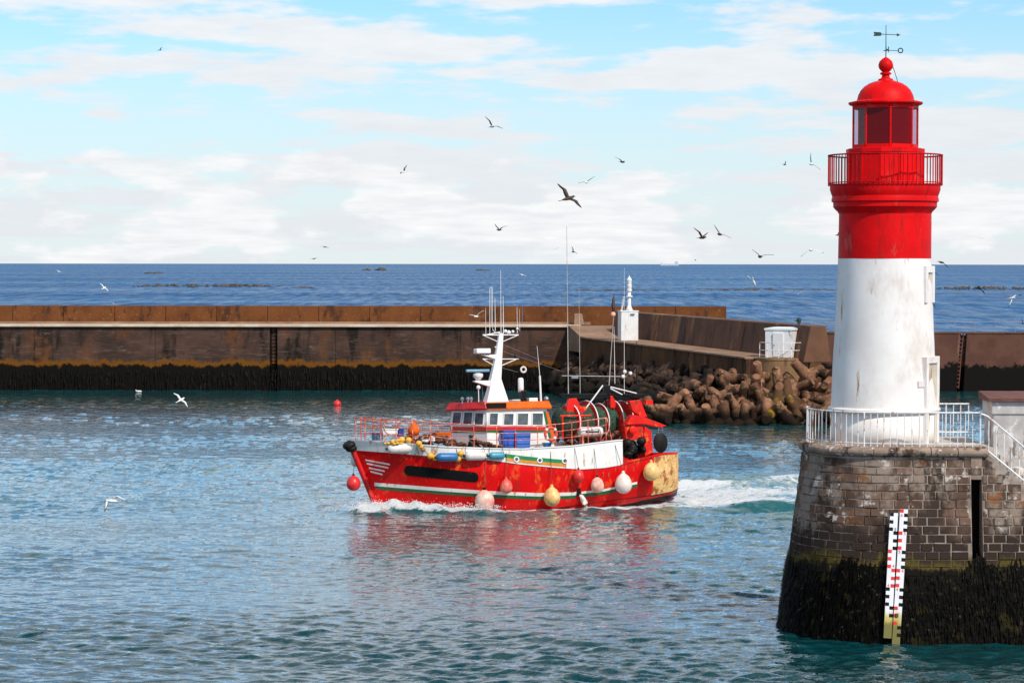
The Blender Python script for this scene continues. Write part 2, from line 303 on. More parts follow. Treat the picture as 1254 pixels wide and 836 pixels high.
# ------------------------------------------------------------------ water
def water_mat(name, near):
    m_ = bpy.data.materials.new(name); m_.use_nodes = True; nt = m_.node_tree; N = nt.nodes.new; L = nt.links.new
    b = nt.nodes['Principled BSDF']; out = nt.nodes['Material Output']
    g = N('ShaderNodeNewGeometry')
    def noise(scale, st, detail=3, r=.5, w=0):
        mp = N('ShaderNodeMapping'); mp.inputs['Scale'].default_value = st; mp.inputs['Location'].default_value = (w, w*1.7, 0); L(g.outputs['Position'], mp.inputs[0])
        n = N('ShaderNodeTexNoise'); n.inputs['Scale'].default_value = scale; n.inputs['Detail'].default_value = detail; n.inputs['Roughness'].default_value = r
        L(mp.outputs[0], n.inputs['Vector']); return n.outputs[0]
    def rmp(v, a, c_, o1=0, o2=1):
        r = N('ShaderNodeMapRange'); r.interpolation_type = 'SMOOTHSTEP'; L(v, r.inputs[0])
        for i, q in enumerate((a, c_, o1, o2)): r.inputs[i+1].default_value = q
        return r.outputs[0]
    def mixc(f, a, c_):
        n = N('ShaderNodeMix'); n.data_type = 'RGBA'; L(f, n.inputs[0])
        for i, v in ((6, a), (7, c_)):
            if isinstance(v, tuple): n.inputs[i].default_value = v + (1,)
            else: L(v, n.inputs[i])
        return n.outputs[2]
    b.inputs['IOR'].default_value = 1.36; b.inputs['Roughness'].default_value = .05
    if near: b.inputs['Coat Weight'].default_value = .9; b.inputs['Coat IOR'].default_value = 1.36; b.inputs['Coat Roughness'].default_value = .04
    if near:
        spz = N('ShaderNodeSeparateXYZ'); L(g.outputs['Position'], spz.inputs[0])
        col = mixc(rmp(spz.outputs[1], 70, 130), (.0016,.040,.045), mixc(rmp(noise(.06, (1,.5,1), 4, .55), .4, .62), (.003,.088,.095), (.004,.115,.122)))  # darker near the pier: its reflection and shadow put into the water colour
        bump1 = noise(2.2, (.75,1,1), 3, .6, 3); bump2 = noise(7, (.8,1,1), 3, .6, 9)
        bp = N('ShaderNodeBump'); bp.inputs['Distance'].default_value = .05; L(bump1, bp.inputs['Height'])
        bp2 = N('ShaderNodeBump'); bp2.inputs['Distance'].default_value = .010; L(bump2, bp2.inputs['Height']); L(bp.outputs[0], bp2.inputs['Normal'])
        L(bp2.outputs[0], b.inputs['Normal']); L(bp2.outputs[0], b.inputs['Coat Normal'])
        at_ = N('ShaderNodeAttribute'); at_.attribute_name = 'foam'
        f1 = noise(2.6, (.8,1,1), 10, .78, 5)
        ad = N('ShaderNodeMath'); ad.operation = 'MULTIPLY_ADD'; L(at_.outputs['Fac'], ad.inputs[0]); ad.inputs[1].default_value = 1.0; L(f1, ad.inputs[2])
        fm = rmp(ad.outputs[0], .88, 1.06)
        at2 = N('ShaderNodeAttribute'); at2.attribute_name = 'churn'
        col = mixc(at2.outputs['Fac'], col, (.03,.17,.16))
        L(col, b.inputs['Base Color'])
        fo = N('ShaderNodeBsdfDiffuse'); fo.inputs[0].default_value = (.86,.88,.88,1)
        fb = N('ShaderNodeBump'); fb.inputs['Distance'].default_value = .30; L(noise(3.2, Z1, 9, .75, 2), fb.inputs['Height']); L(fb.outputs[0], fo.inputs['Normal'])
        ms = N('ShaderNodeMixShader'); L(fm, ms.inputs[0]); L(b.outputs[0], ms.inputs[1]); L(fo.outputs[0], ms.inputs[2]); L(ms.outputs[0], out.inputs[0])
    else:
        streak = noise(.0016, (.6,3,1), 5, .6)
        col = mixc(rmp(streak, .40, .64), (.008,.056,.165), (.014,.096,.225))
        L(col, b.inputs['Base Color']); b.inputs['Roughness'].default_value = .16; b.inputs['Specular IOR Level'].default_value = .10
        def ncol(scale, st, k):
            mp = N('ShaderNodeMapping'); mp.inputs['Scale'].default_value = st; L(g.outputs['Position'], mp.inputs[0])
            n = N('ShaderNodeTexNoise'); n.inputs['Scale'].default_value = scale; n.inputs['Detail'].default_value = 4; n.inputs['Roughness'].default_value = .7; L(mp.outputs[0], n.inputs['Vector'])
            sb = N('ShaderNodeVectorMath'); sb.operation = 'SUBTRACT'; L(n.outputs['Color'], sb.inputs[0]); sb.inputs[1].default_value = (.5,.5,.5)
            ml = N('ShaderNodeVectorMath'); ml.operation = 'MULTIPLY'; L(sb.outputs[0], ml.inputs[0]); ml.inputs[1].default_value = (k,k,0); return ml.outputs[0]
        a1 = N('ShaderNodeVectorMath'); a1.operation = 'ADD'; L(ncol(.22, (1,.10,1), 1.7), a1.inputs[0]); L(g.outputs['Normal'], a1.inputs[1])
        a2 = N('ShaderNodeVectorMath'); a2.operation = 'ADD'; L(ncol(.03, (1,.18,1), .5), a2.inputs[0]); L(a1.outputs[0], a2.inputs[1])
        nz = N('ShaderNodeVectorMath'); nz.operation = 'NORMALIZE'; L(a2.outputs[0], nz.inputs[0]); L(nz.outputs[0], b.inputs['Normal'])
        b.inputs['Specular IOR Level'].default_value = 0.0
        gl = N('ShaderNodeBsdfGlossy'); gl.inputs['Roughness'].default_value = .12; gl.inputs[0].default_value = (.76,.88,1,1); L(nz.outputs[0], gl.inputs['Normal'])
        mg = N('ShaderNodeMixShader'); ad_ = N('ShaderNodeMath'); ad_.operation = 'ADD'; L(rmp(noise(.26, (1,.085,1), 4, .7, 8), .36, .66, -.10, .16), ad_.inputs[0]); L(rmp(noise(.004, (.5,1.6,1), 5, .65, 8), .38, .66, .16, .32), ad_.inputs[1]); L(ad_.outputs[0], mg.inputs[0]); L(b.outputs[0], mg.inputs[1]); L(gl.outputs[0], mg.inputs[2]); L(mg.outputs[0], out.inputs[0])
    return m_
def make_water():
    ymin, ymax = 55.0, 216.0; nr, ncol = 820, 800
    inv = np.linspace(1/ymin, 1/ymax, nr); Y = (1/inv)[:, None] * np.ones((1, ncol))
    t = np.linspace(-1, 1, ncol)[None, :]; X = t * (Y*.31 + 4)
    z = np.zeros_like(Y)
    # wind ripples: a sum of short waves, breaking up into gusty patches
    gust = np.clip(.85 + .32*np.sin(X*.11+Y*.05+1)*np.sin(Y*.083-X*.03) + .28*np.sin(X*.043-Y*.021+2) + .30*np.sin(Y*.31+1.4*np.sin(X*.05)+.6*np.sin(X*.19)), .22, 1.7)
    for i in range(44):
        lam = .40 * (2.6/.40)**((i/43.0)**1.3); k = 2*math.pi/lam
        th = math.radians(-100) + rng.normal(0, .36); kx, ky = k*math.cos(th), k*math.sin(th)
        a = .0061 * lam**.52 * (.7+.6*rng.rand())
        ph = kx*X + ky*Y + rng.rand()*6.28 + .5*np.sin(.31*X+.17*Y+i)
        z += a * gust * np.sin(ph - .85*np.sin(ph))
    # boat-made water
    lx, ly = -(X-BX)*bc_ + (Y-BY)*bs_, -(X-BX)*bs_ - (Y-BY)*bc_
    foam = np.zeros_like(Y); churn = np.zeros_like(Y)
    rough = (np.sin(3.1*lx+2*ly)*np.sin(2.3*ly-4.1*lx) + np.sin(6.3*lx+1.7*ly+1)*np.sin(5.2*ly+2*lx))*.5
    xs = np.linspace(-7, 7, 141); hb = np.array([half(q, .1) if keel(q) < .1 else .6*half(q, .9) for q in xs]); hw = np.interp(lx, xs, hb, left=1.2, right=0)
    ay = np.abs(ly); d = ay - hw
    along = np.clip((7.4-lx)/7.8, 0, 1)
    lc = .15 + 1.5*along; wd = .38 + .55*along
    bow = np.exp(-((d-lc)/wd)**2) * np.exp(-np.clip(5.6-lx,0,99)/3.8) * (1/(1+np.exp((lx-7.3)*3.5)))
    ahead = np.exp(-((lx-7.35)/.95)**2 - ((ly-.9)/1.15)**2)
    bowm = np.maximum(bow, ahead*.9)
    z += bowm*(.52 + .20*rough); foam = np.maximum(foam, np.clip(bowm*1.25, 0, .60))
    side = np.exp(-(np.clip(d-.1,0,99)/ (.35+.5*along))**2) * (lx < 6.9) * (lx > -6.8) * .72
    foam = np.maximum(foam, side*np.clip((6.9-lx)*.8,0,1))
    foam = np.maximum(foam, (d<.35+.25*np.sin(2*lx))*(lx<-1.6)*(lx>-7)*.55)
    # stern wash
    s = -6.3 - lx; sp_ = np.clip(s,0,99); on = np.clip(s/1.2, 0, 1); cyl = -(.20*sp_ + .012*sp_**2); wid = 2.6 + 3.2*(1-np.exp(-sp_/7)) + .05*sp_
    aw = np.abs(ly-cyl); core = np.exp(-(aw/wid)**4)*on*np.exp(-sp_/55)
    patch = .5+.5*np.sin(lx*.55+1.3*np.sin(ly*.8))*np.sin(ly*1.1+.9*np.sin(lx*.35))
    edge = (np.exp(-((aw-wid*.9)/.8)**2))*on*np.exp(-sp_/48)
    foam = np.maximum(foam, np.clip(core*(.44+.28*patch) + edge*.38, 0, .70)); churn = np.maximum(churn, core*.8)
    z += core*(.10*rough + .16*np.exp(-sp_/6))
    quarter = np.exp(-((ly-2.75-.13*(-1-lx)-.2*np.sin(lx*1.3))/.55)**2)*np.clip((-.5-lx)/2,0,1)*np.clip((lx+13)/4,0,1); foam = np.maximum(foam, quarter*.62); z += quarter*(.10+.08*rough)
    inner = np.clip((ly-.8)/.6,0,1)*np.clip((3.4+.14*(-1-lx)-ly)/.6,0,1)*np.clip((-2.2-lx)/2,0,1)*np.clip((lx+11)/3,0,1); foam = np.maximum(foam, inner*.47); churn = np.maximum(churn, inner*.5)
    # diverging stern waves
    for off, amp in ((2.3, .38), (4.6, .24), (6.9, .14)):
        c0 = off + .20*np.clip(-4.0-lx, 0, 99)
        rdg = np.exp(-((ay-1.9-c0)/.75)**2)*np.clip((-6.0-lx)/3.5,0,1)*np.exp(-np.clip(-9-lx,0,99)/26)
        z += amp*rdg*(1+.25*np.sin(lx*.7+off)) - amp*.5*np.exp(-((ay-1.9-c0-1.15)/.8)**2)*np.clip((-6.0-lx)/3.5,0,1)*np.exp(-np.clip(-9-lx,0,99)/26)
        churn = np.maximum(churn, rdg*amp*.7)
    # a rip line where two currents meet
    rip = np.exp(-((Y-184.5-.9*np.sin(X*.12))/.9)**2)*(X < 2)*np.clip((6-X)/30,0,1); foam = np.maximum(foam, rip*.42)
    me = bpy.data.meshes.new('harbour_water')
    V = np.stack([X, Y, z], -1).reshape(-1, 3); idx = np.arange(nr*ncol).reshape(nr, ncol)
    Q = np.stack([idx[:-1,:-1], idx[:-1,1:], idx[1:,1:], idx[1:,:-1]], -1).reshape(-1)
    me.vertices.add(len(V)); me.vertices.foreach_set('co', V.ravel()); nq = len(Q)//4
    me.loops.add(len(Q)); me.loops.foreach_set('vertex_index', Q); me.polygons.add(nq)
    me.polygons.foreach_set('loop_start', np.arange(nq)*4); me.polygons.foreach_set('loop_total', np.full(nq, 4)); me.polygons.foreach_set('use_smooth', np.ones(nq, bool))
    for nm, a in (('foam', foam), ('churn', churn)):
        me.attributes.new(nm, 'FLOAT', 'POINT').data.foreach_set('value', a.ravel().astype(np.float32))
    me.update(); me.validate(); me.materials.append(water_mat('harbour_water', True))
    o = bpy.data.objects.new('harbour_water', me); C.objects.link(o); tag(o, 'choppy teal harbour water with foam round the boat', None, kind='structure')
    b = MB(); b.add([(-60000,-3000,-.42),(60000,-3000,-.42),(60000,90000,-.42),(-60000,90000,-.42)], [(0,1,2,3)])
    tag(b.obj('sea', water_mat('open_sea', False)), 'open blue sea out to the horizon', None, kind='structure')
make_water()
def spray():
    b = MB()
    for i in range(1800):
        f = random.random()**1.3; x = 7.6 - 5.5*f; d = .1 + 1.5*f + random.gauss(0,.35); y = half(min(x,6.5), .3) + d; 
        if i % 4 == 0: x = random.gauss(7.5,.6); y = random.gauss(.8,.7)
        h = max(0, random.gauss(.28,.16))*(1-f*.7) + .05; p = BW(x, y, 0); r = random.uniform(.006,.026)
        b.add([p+Vector((-r,0,h)),p+Vector((r*.6,-r*.8,h-r*.5)),p+Vector((r*.6,r*.8,h-r*.4)),p+Vector((0,0,h+r))],[(0,1,2),(0,3,1),(1,3,2),(2,3,0)])
    o = b.obj('bow_spray', mat('spray', (.85,.86,.86), .6)); tag(o, 'white spray thrown up along the bow wave', 'spray', kind='stuff')
spray()

# ------------------------------------------------------------------ far breakwater (left) and its parts
def breakwater_left():
    t = empty('breakwater', (-20,211,0), 'long rust brown breakwater with parapet and weed covered foot across the left', 'breakwater')
    P = lambda b, n, m, **k: uncenter(b.obj(n, m, t, **k))
    P(MB().box(-80, 19.2, 210.35, 216, -1.5, 5.60), 'core', M['concrete'])
    lad = at(335, 430, 210).x; j2 = at(411, 430, 210).x
    cuts = [-80, -66, -54, -41.5, -31, lad-.33, lad+.33, j2, -4.5, 5.5]
    for a, b_ in zip(cuts[:-1], cuts[1:]):
        if abs(a-(lad-.33)) < .01: continue
        P(MB().loft([[(a+.012,209.75,-1.5),(b_-.012,209.75,-1.5),(b_-.012,210.5,-1.5),(a+.012,210.5,-1.5)],
                     [(a+.012,210.0,5.5),(b_-.012,210.0,5.5),(b_-.012,210.5,5.5),(a+.012,210.5,5.5)]]), 'wall_panel', M['concrete'], bevel=.015)
    l_ = uncenter(MB().tube((lad-.2,210.2,.2),(lad-.2,210.2,5.6),.035).tube((lad+.2,210.2,.2),(lad+.2,210.2,5.6),.035).obj('ladder', M['weed_far'], t))
    for i in range(17):
        r = MB().tube((lad-.2,210.2,.5+i*.31),(lad+.2,210.2,.5+i*.31),.03).obj('rung', M['concrete'], l_)
    P(MB().box(-80, 6.0, 209.72, 212.6, 5.5, 5.69), 'ledge', M['ledge'], bevel=.03)
    P(MB().box(-80, 6.9, 212.6, 213.05, 5.62, 5.88), 'parapet_step', M['deck'], bevel=.02)
    x = -80.0; i = 0; n = 22; wd = (at(890,380,213).x - x)/n
    for i in range(n):
        a = x + i*wd
        P(MB().loft([[(a+.02,213.0,5.5),(a+wd-.02,213.0,5.5),(a+wd-.02,214.4,5.5),(a+.02,214.4,5.5)],
                     [(a+.02,213.25,7.26+.02*random.uniform(-1,1)),(a+wd-.02,213.25,7.26+.02*random.uniform(-1,1)),(a+wd-.02,214.2,7.27),(a+.02,214.2,7.27)]]), 'parapet_panel', M['parapet'], bevel=.02)
    b = MB()
    for i in range(1700):   # hanging weed at the foot
        X = random.uniform(-66, 5); z1 = random.uniform(.4, 2.1 - .25*abs(math.sin(X*.4))); h = random.uniform(.2,1.0); wv = random.uniform(.02,.09); y = 209.72-random.uniform(0,.18)
        b.add([(X,y+.1,z1),(X+wv,y+.1,z1),(X+wv*.7+random.uniform(-.05,.05),y-.05,z1-h),(X+wv*.3,y-.06,z1-h)],[(0,1,2,3)])
    o = P(b, 'hanging_weed', M['weed_far']); o['kind'] = 'stuff'
    blk = at(709, 397, 211.5)
    tag(MB().loft([[(blk.x-.45,211.2,5.695),(blk.x+.45,211.2,5.695),(blk.x+.45,212.2,5.695),(blk.x-.45,212.2,5.695)],[(blk.x-.4,211.5,6.65),(blk.x+.28,211.5,6.65),(blk.x+.28,212.1,6.65),(blk.x-.4,212.1,6.65)]]).obj('concrete_block', M['deck'], bevel=.03),
        'small pale concrete block standing on the breakwater walkway', 'block')
breakwater_left()
def breakwater_right():
    t = empty('breakwater', (40,212,0), 'low brown harbour wall with patchy black weed behind the lighthouse at right', 'breakwater')
    P = lambda b, n, m, **k: uncenter(b.obj(n, m, t, **k))
    P(MB().box(24, 85, 210.6, 216, -1.5, 4.7), 'core', M['concrete'])
    lad = at(1185, 430, 210).x
    for a, b_ in zip([24, 31, lad-.55, 47.5, 56, 66, 76], [31, lad-1.1+.02, 47.5, 56, 66, 76, 85]):
        m_ = M['rightwall']
        P(MB().loft([[(a+.03,209.6,-1.5),(b_-.03,209.6,-1.5),(b_-.03,211,-1.5),(a+.03,211,-1.5)],[(a+.03+.5,210.3,4.95),(b_-.03+.5,210.3,4.95),(b_-.03+.5,211,4.95),(a+.53,211,4.95)]]), 'wall_panel', m_, bevel=.04)
    P(MB().box(24.2, 85, 210.25, 214, 4.95, 5.05), 'coping', M['spur'], bevel=.02)
    l_ = uncenter(MB().tube((lad-1.0,210.15,.2),(lad-.55,210.5,5.0),.05).tube((lad-.75,210.15,.2),(lad-.3,210.5,5.0),.05).obj('ladder', M['roofrust'], t))
    for i in range(14):
        f = (i+.5)/14; p = Vector((lad-1.0,210.12,.2)).lerp(Vector((lad-.55,210.47,5.0)), f)
        r = MB().tube(p, p+Vector((.27,0,0)), .05).obj('rung', M['roofrust'], l_)
    r = empty('railing', (40,211,5.05), 'thin pale metal railing along the top of the right harbour wall', 'railing')
    for i in range(24):
        X = 24.6 + i*1.75; uncenter(MB().tube((X,210.6,5.04),(X,210.6,6.0),.022,n=5).obj('post', M['steelgrey'], r))
    for zz in (5.5, 5.98): uncenter(MB().tube((24.6,210.6,zz),(64.9,210.6,zz),.017,n=5).obj('rail', M['steelgrey'], r))
M['rightwall'] = mat('brown_wall_with_weed', (.12,.055,.038), .85, (.085,.038,.028), ns=.5, spec=.1, stains=[((.19,.10,.07),.6,.62,.78,(1,1,.2))], bump=.04, bs=2.5, bands=[((.006,.005,.004),2.2,.12,.55)])
breakwater_right()

# ------------------------------------------------------------------ spur jetty
E0 = Vector((5.9,205,0)); E1 = Vector((16.9,174,0)); ED = (E1-E0); EN = Vector((-ED.y, ED.x, 0)).normalized()   # EN points away from the harbour (right, back)
zd = lambda a: 4.84 + (4.30-4.84)*a
def spur_jetty():
    t = empty('jetty', (11,190,0), 'stained brown spur jetty with high parapet running towards the harbour mouth', 'jetty')
    P = lambda b, n, m, **k: uncenter(b.obj(n, m, t, **k))
    def pt(a, o, z): p = E0 + ED*a + EN*o; return Vector((p.x, p.y, z))
    nseg = 5
    for i in range(nseg):
        a, b_ = i/nseg, (i+1)/nseg; g = .0012
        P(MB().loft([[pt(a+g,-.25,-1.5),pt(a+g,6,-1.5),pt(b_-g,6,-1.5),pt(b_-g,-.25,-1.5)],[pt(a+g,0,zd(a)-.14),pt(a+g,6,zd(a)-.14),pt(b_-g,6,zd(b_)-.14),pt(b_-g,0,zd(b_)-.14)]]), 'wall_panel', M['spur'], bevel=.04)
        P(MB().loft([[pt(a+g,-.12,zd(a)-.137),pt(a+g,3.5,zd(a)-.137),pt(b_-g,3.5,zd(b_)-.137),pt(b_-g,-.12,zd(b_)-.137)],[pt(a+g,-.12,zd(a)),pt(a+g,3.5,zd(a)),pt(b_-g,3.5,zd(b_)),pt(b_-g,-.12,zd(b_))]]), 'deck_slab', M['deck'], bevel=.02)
    for i in range(7):
        a, b_ = -.06+i*.165, -.06+(i+1)*.165; g = .001; k = .035 if i == 0 else 0
        zt_ = lambda q: 6.95-.32*q
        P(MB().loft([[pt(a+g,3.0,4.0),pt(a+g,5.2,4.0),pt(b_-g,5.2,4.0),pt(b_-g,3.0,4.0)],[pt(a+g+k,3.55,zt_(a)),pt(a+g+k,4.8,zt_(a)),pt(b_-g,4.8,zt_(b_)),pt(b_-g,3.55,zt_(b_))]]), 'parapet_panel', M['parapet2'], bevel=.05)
    r = MB().add([(4.9,209.72,5.66),(9.0,209.72,5.66),pt(.02,3.1,4.86),pt(0,-.12,4.86),(4.9,209.72,3.5),(9.0,209.72,3.5),pt(.02,3.1,3.5),pt(0,-.12,3.5)],[(0,3,2,1),(0,4,7,3),(3,7,6,2),(1,2,6,5)]); P(r, 'ramp', M['deck'])
    hc = at(958, 437, 174.3)
    P(MB().lathe([(1.95,-1.5),(1.82,4.1),(1.86,4.12),(1.86,4.28),(0.01,4.30)], 40, (hc.x,174.3,0)), 'round_head', M['headconc'], smooth=True, auto=30)
    return hc
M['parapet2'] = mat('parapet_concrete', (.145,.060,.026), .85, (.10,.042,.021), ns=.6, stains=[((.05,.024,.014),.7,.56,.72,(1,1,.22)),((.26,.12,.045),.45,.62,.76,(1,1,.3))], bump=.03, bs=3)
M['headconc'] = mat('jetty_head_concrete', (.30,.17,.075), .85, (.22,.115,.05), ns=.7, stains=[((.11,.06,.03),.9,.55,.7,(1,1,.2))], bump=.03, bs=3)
HC = spur_jetty()

def nav_light():
    p = E0 + ED*.215 + EN*1.35; a = math.atan2(ED.y, ED.x) + math.pi/2; z0 = zd(.215)
    t = empty('navigation_light', (p.x,p.y,z0), 'white box cabinet with slim white light column standing on the spur jetty', 'beacon', rz=a-.16)
    MB().box(-.72,.72,-.62,.62,0,2.38).obj('cabinet', M['white'], t, bevel=.02)
    MB().box(-.76,.76,-.66,.66,2.38,2.45).obj('cabinet_roof', M['white'], t, bevel=.02)
    MB().lathe([(.34,2.45),(.2,2.7),(.15,2.9),(.14,4.0)],16,(.1,0,0)).obj('column', M['white'], t, smooth=True)
    MB().lathe([(.26,3.55),(.28,3.58),(.28,3.66),(.2,3.68)],16,(.1,0,0)).obj('bracket_ring', M['white'], t)
    MB().lathe([(.16,4.0),(.22,4.05),(.22,4.2),(.17,4.22),(.2,4.3),(.21,4.55),(.17,4.6),(.19,4.66),(.19,4.95)],16,(.1,0,0)).obj('lantern', M['whip'], t, smooth=True, auto=30)
    MB().lathe([(.23,4.95),(.21,5.0),(.06,5.22),(.01,5.34)],16,(.1,0,0)).obj('lantern_cap', M['white'], t)
    l_ = MB().tube((-.55,-.2,2.45),(-.35,-.2,3.6),.03).tube((-.55,.2,2.45),(-.35,.2,3.6),.03).obj('ladder', M['white'], t)
    for i in range(4): MB().tube((-.51+.05*i,-.2,2.7+.27*i),(-.51+.05*i,.2,2.7+.27*i),.025).obj('rung', M['white'], l_)
    MB().box(.05,.4,-.72,-.665,2.1,2.22).obj('cabinet_lamp', M['steelgrey'], t)
nav_light()
def jetty_hut():
    t = empty('hut', (HC.x,174.3,4.31), 'small white faceted hut on the round rusty jetty head', 'hut')
    q = math.radians(-24); cq, sq = math.cos(q), math.sin(q)
    ring = lambda k, z, e=0: [((x*k+e)*cq - y*k*sq, (x*k+e)*sq + y*k*cq, z) for x, y in ((-1.0,-.85),(.95,-.85),(1.0,.85),(-1.0,.85))]
    MB().loft([ring(1.0,0), ring(1.03,1.95,.02)]).obj('wall', M['white'], t)
    MB().loft([ring(1.10,1.955,.02), ring(1.10,2.08,.02), ring(.6,2.17,.04)]).obj('roof', M['white'], t)
    rt = lambda x, y, z: (x*cq-y*sq, x*sq+y*cq, z)
    d = MB().add([rt(x,y,z) for x,y,z in ((-.4,-.90,.05),(.35,-.90,.05),(.35,-.99,1.75),(-.4,-.99,1.75),(-.4,-.8,.05),(.35,-.8,.05),(.35,-.8,1.75),(-.4,-.8,1.75))],[(0,1,2,3),(4,7,6,5),(0,4,5,1),(1,5,6,2),(2,6,7,3),(3,7,4,0)]).obj('door', M['whip'], t)
    MB().ball(rt(-.3,-.97,.9),.04,8,5).obj('handle', M['steelgrey'], d)
    b = empty('lamp', (HC.x+1.15,174.0,6.45), 'small green bronze lamp on the hut roof corner', 'lamp')
    MB().lathe([(.1,0),(.06,.08),(.05,.3),(.16,.34),(.18,.6),(.12,.68),(.02,.74)],12).obj('lantern', M['copper'], b)
    MB().box(-.32,-.1,-.05,.05,.45,.52).obj('arm', M['copper'], b)
    r = empty('railing', (HC.x,174.3,4.29), 'white railing in front of the small white hut on the jetty head', 'railing')
    pts = [(1.74*math.cos(math.radians(q)), 1.74*math.sin(math.radians(q))) for q in range(195, 346, 15)]
    for i, (x, y) in enumerate(pts):
        if i % 2 == 0: MB().tube((x,y,0),(x,y,1.12),.03,n=6).obj('post', M['rail_white'], r)
    for zz in (.55, 1.1): MB().path([(x,y,zz) for x, y in pts], .025).obj('rail', M['rail_white'], r)
jetty_hut()

def ico(sub, seed, sq=(1,1,1), amp=.22):
    import bmesh
    bm = bmesh.new(); bmesh.ops.create_icosphere(bm, subdivisions=sub, radius=1); r = random.Random(seed)
    pl = [(Vector((r.gauss(0,1),r.gauss(0,1),r.gauss(0,1))).normalized(), r.uniform(.62,.9)) for _ in range(9)]
    for v in bm.verts:
        for n, d in pl:
            k = v.co.dot(n)
            if k > d: v.co -= n*(k-d)
        v.co *= 1 + amp*.3*math.sin(v.co.x*5+seed)*math.sin(v.co.y*4.3+v.co.z*3.7)
        v.co = Vector((v.co.x*sq[0], v.co.y*sq[1], v.co.z*sq[2]))
    return bm
def bm_mesh(bm, name, m_, smooth=False):
    me = bpy.data.meshes.new(name); bm.to_mesh(me); bm.free(); me.materials.append(m_)
    if smooth: me.polygons.foreach_set('use_smooth', [True]*len(me.polygons))
    return me
def rocks():
    t = empty('rock_slope', (8,195,0), 'slope of dark granite boulders piled against the foot of the spur jetty', 'rocks')
    sh = MB(); n = 16; rows = []
    for j in range(6):
        f = j/5; rows.append([])
        for i in range(n+1):
            a = -.12 + 1.25*i/n; o = -(2.4+5.2*max(0,min(a,1)))*f; p = E0+ED*a+EN*o; rows[-1].append((p.x, p.y, 3.0*(1-f)-.9))
    sh.loft(rows, cap=False, closed=False); uncenter(sh.obj('rubble_core', M['rock'], t))
    ms = [bm_mesh(ico(2, s, (1, random.uniform(.65,.95), random.uniform(.5,.75))), 'boulder', M['rock']) for s in range(8)]
    for i in range(285):
        a = random.uniform(-.13, .92); f = random.random()**.85; o = -(2.4+5.2*max(0,a))*f + .1; p = E0+ED*a+EN*o
        if p.y > 209.3: continue
        if a > .66 and f > .35 and random.random() < .7: continue
        s = random.uniform(.42,.95)*(1+.25*f); z = 3.15*(1-f)-.25+random.uniform(-.15,.2)
        uncenter(inst('boulder', random.choice(ms), t, (p.x,p.y,z), [random.uniform(-.6,.6),random.uniform(-.6,.6),random.uniform(0,6)], (s,s,s)))
rocks()
def tetra_mesh(m_):
    b = MB(); dirs = [Vector((0,0,1))] + [Vector((math.cos(q)*.943, math.sin(q)*.943, -.333)) for q in (0, 2*math.pi/3, 4*math.pi/3)]
    for d in dirs: b.lathe([(.46,0),(.43,.45),(.335,1.40),(.30,1.47),(.295,1.485),(.05,1.49)], 12, (0,0,0), axis=d)
    return b.mesh('tetrapod', m_, True)
def tetrapods():
    me = tetra_mesh(M['tetra']); me.set_sharp_from_angle(angle=math.radians(38)); my = tetra_mesh(M['tetra_y']); my.set_sharp_from_angle(angle=math.radians(38))
    spots = []
    for row, (py, Y, p0, p1, st) in enumerate([(515,166.0,785,1034,26),(504,167.4,792,1040,27),(490,169.0,826,1040,27),(476,170.4,866,1040,28),(463,171.8,895,1040,30)]):
        px = p0
        while px < p1:
            if not (row == 4 and 925 < px < 985): spots.append((px+random.uniform(-5,5), py+random.uniform(-3,3), Y, row))
            px += st
    n = 0; cnt = {}
    for px, py, Y, row in spots:
        p = at(px, py, Y + random.uniform(-.5,.5)); yel = row in (1,2) and 940 < px < 1000 and n < 3
        if yel: n += 1
        o = inst('tetrapod', my if yel else me, None, p, [random.uniform(0,6.3) for _ in range(3)], [random.uniform(.80,.98)]*3)
        rown = ('waterline row','second row up','middle row','fourth row up','topmost row')[row]; cnt[row] = cnt.get(row, 0) + 1
        ordn = ['first','second','third','fourth','fifth','sixth','seventh','eighth','ninth','tenth','eleventh','twelfth'][cnt[row]-1]
        tag(o, ('yellow lichen stained' if yel else 'brown concrete') + ' tetrapod, ' + ordn + ' from the left in the ' + rown + ' of the heap', 'tetrapod', 'tetrapods heaped round the jetty head')
tetrapods()

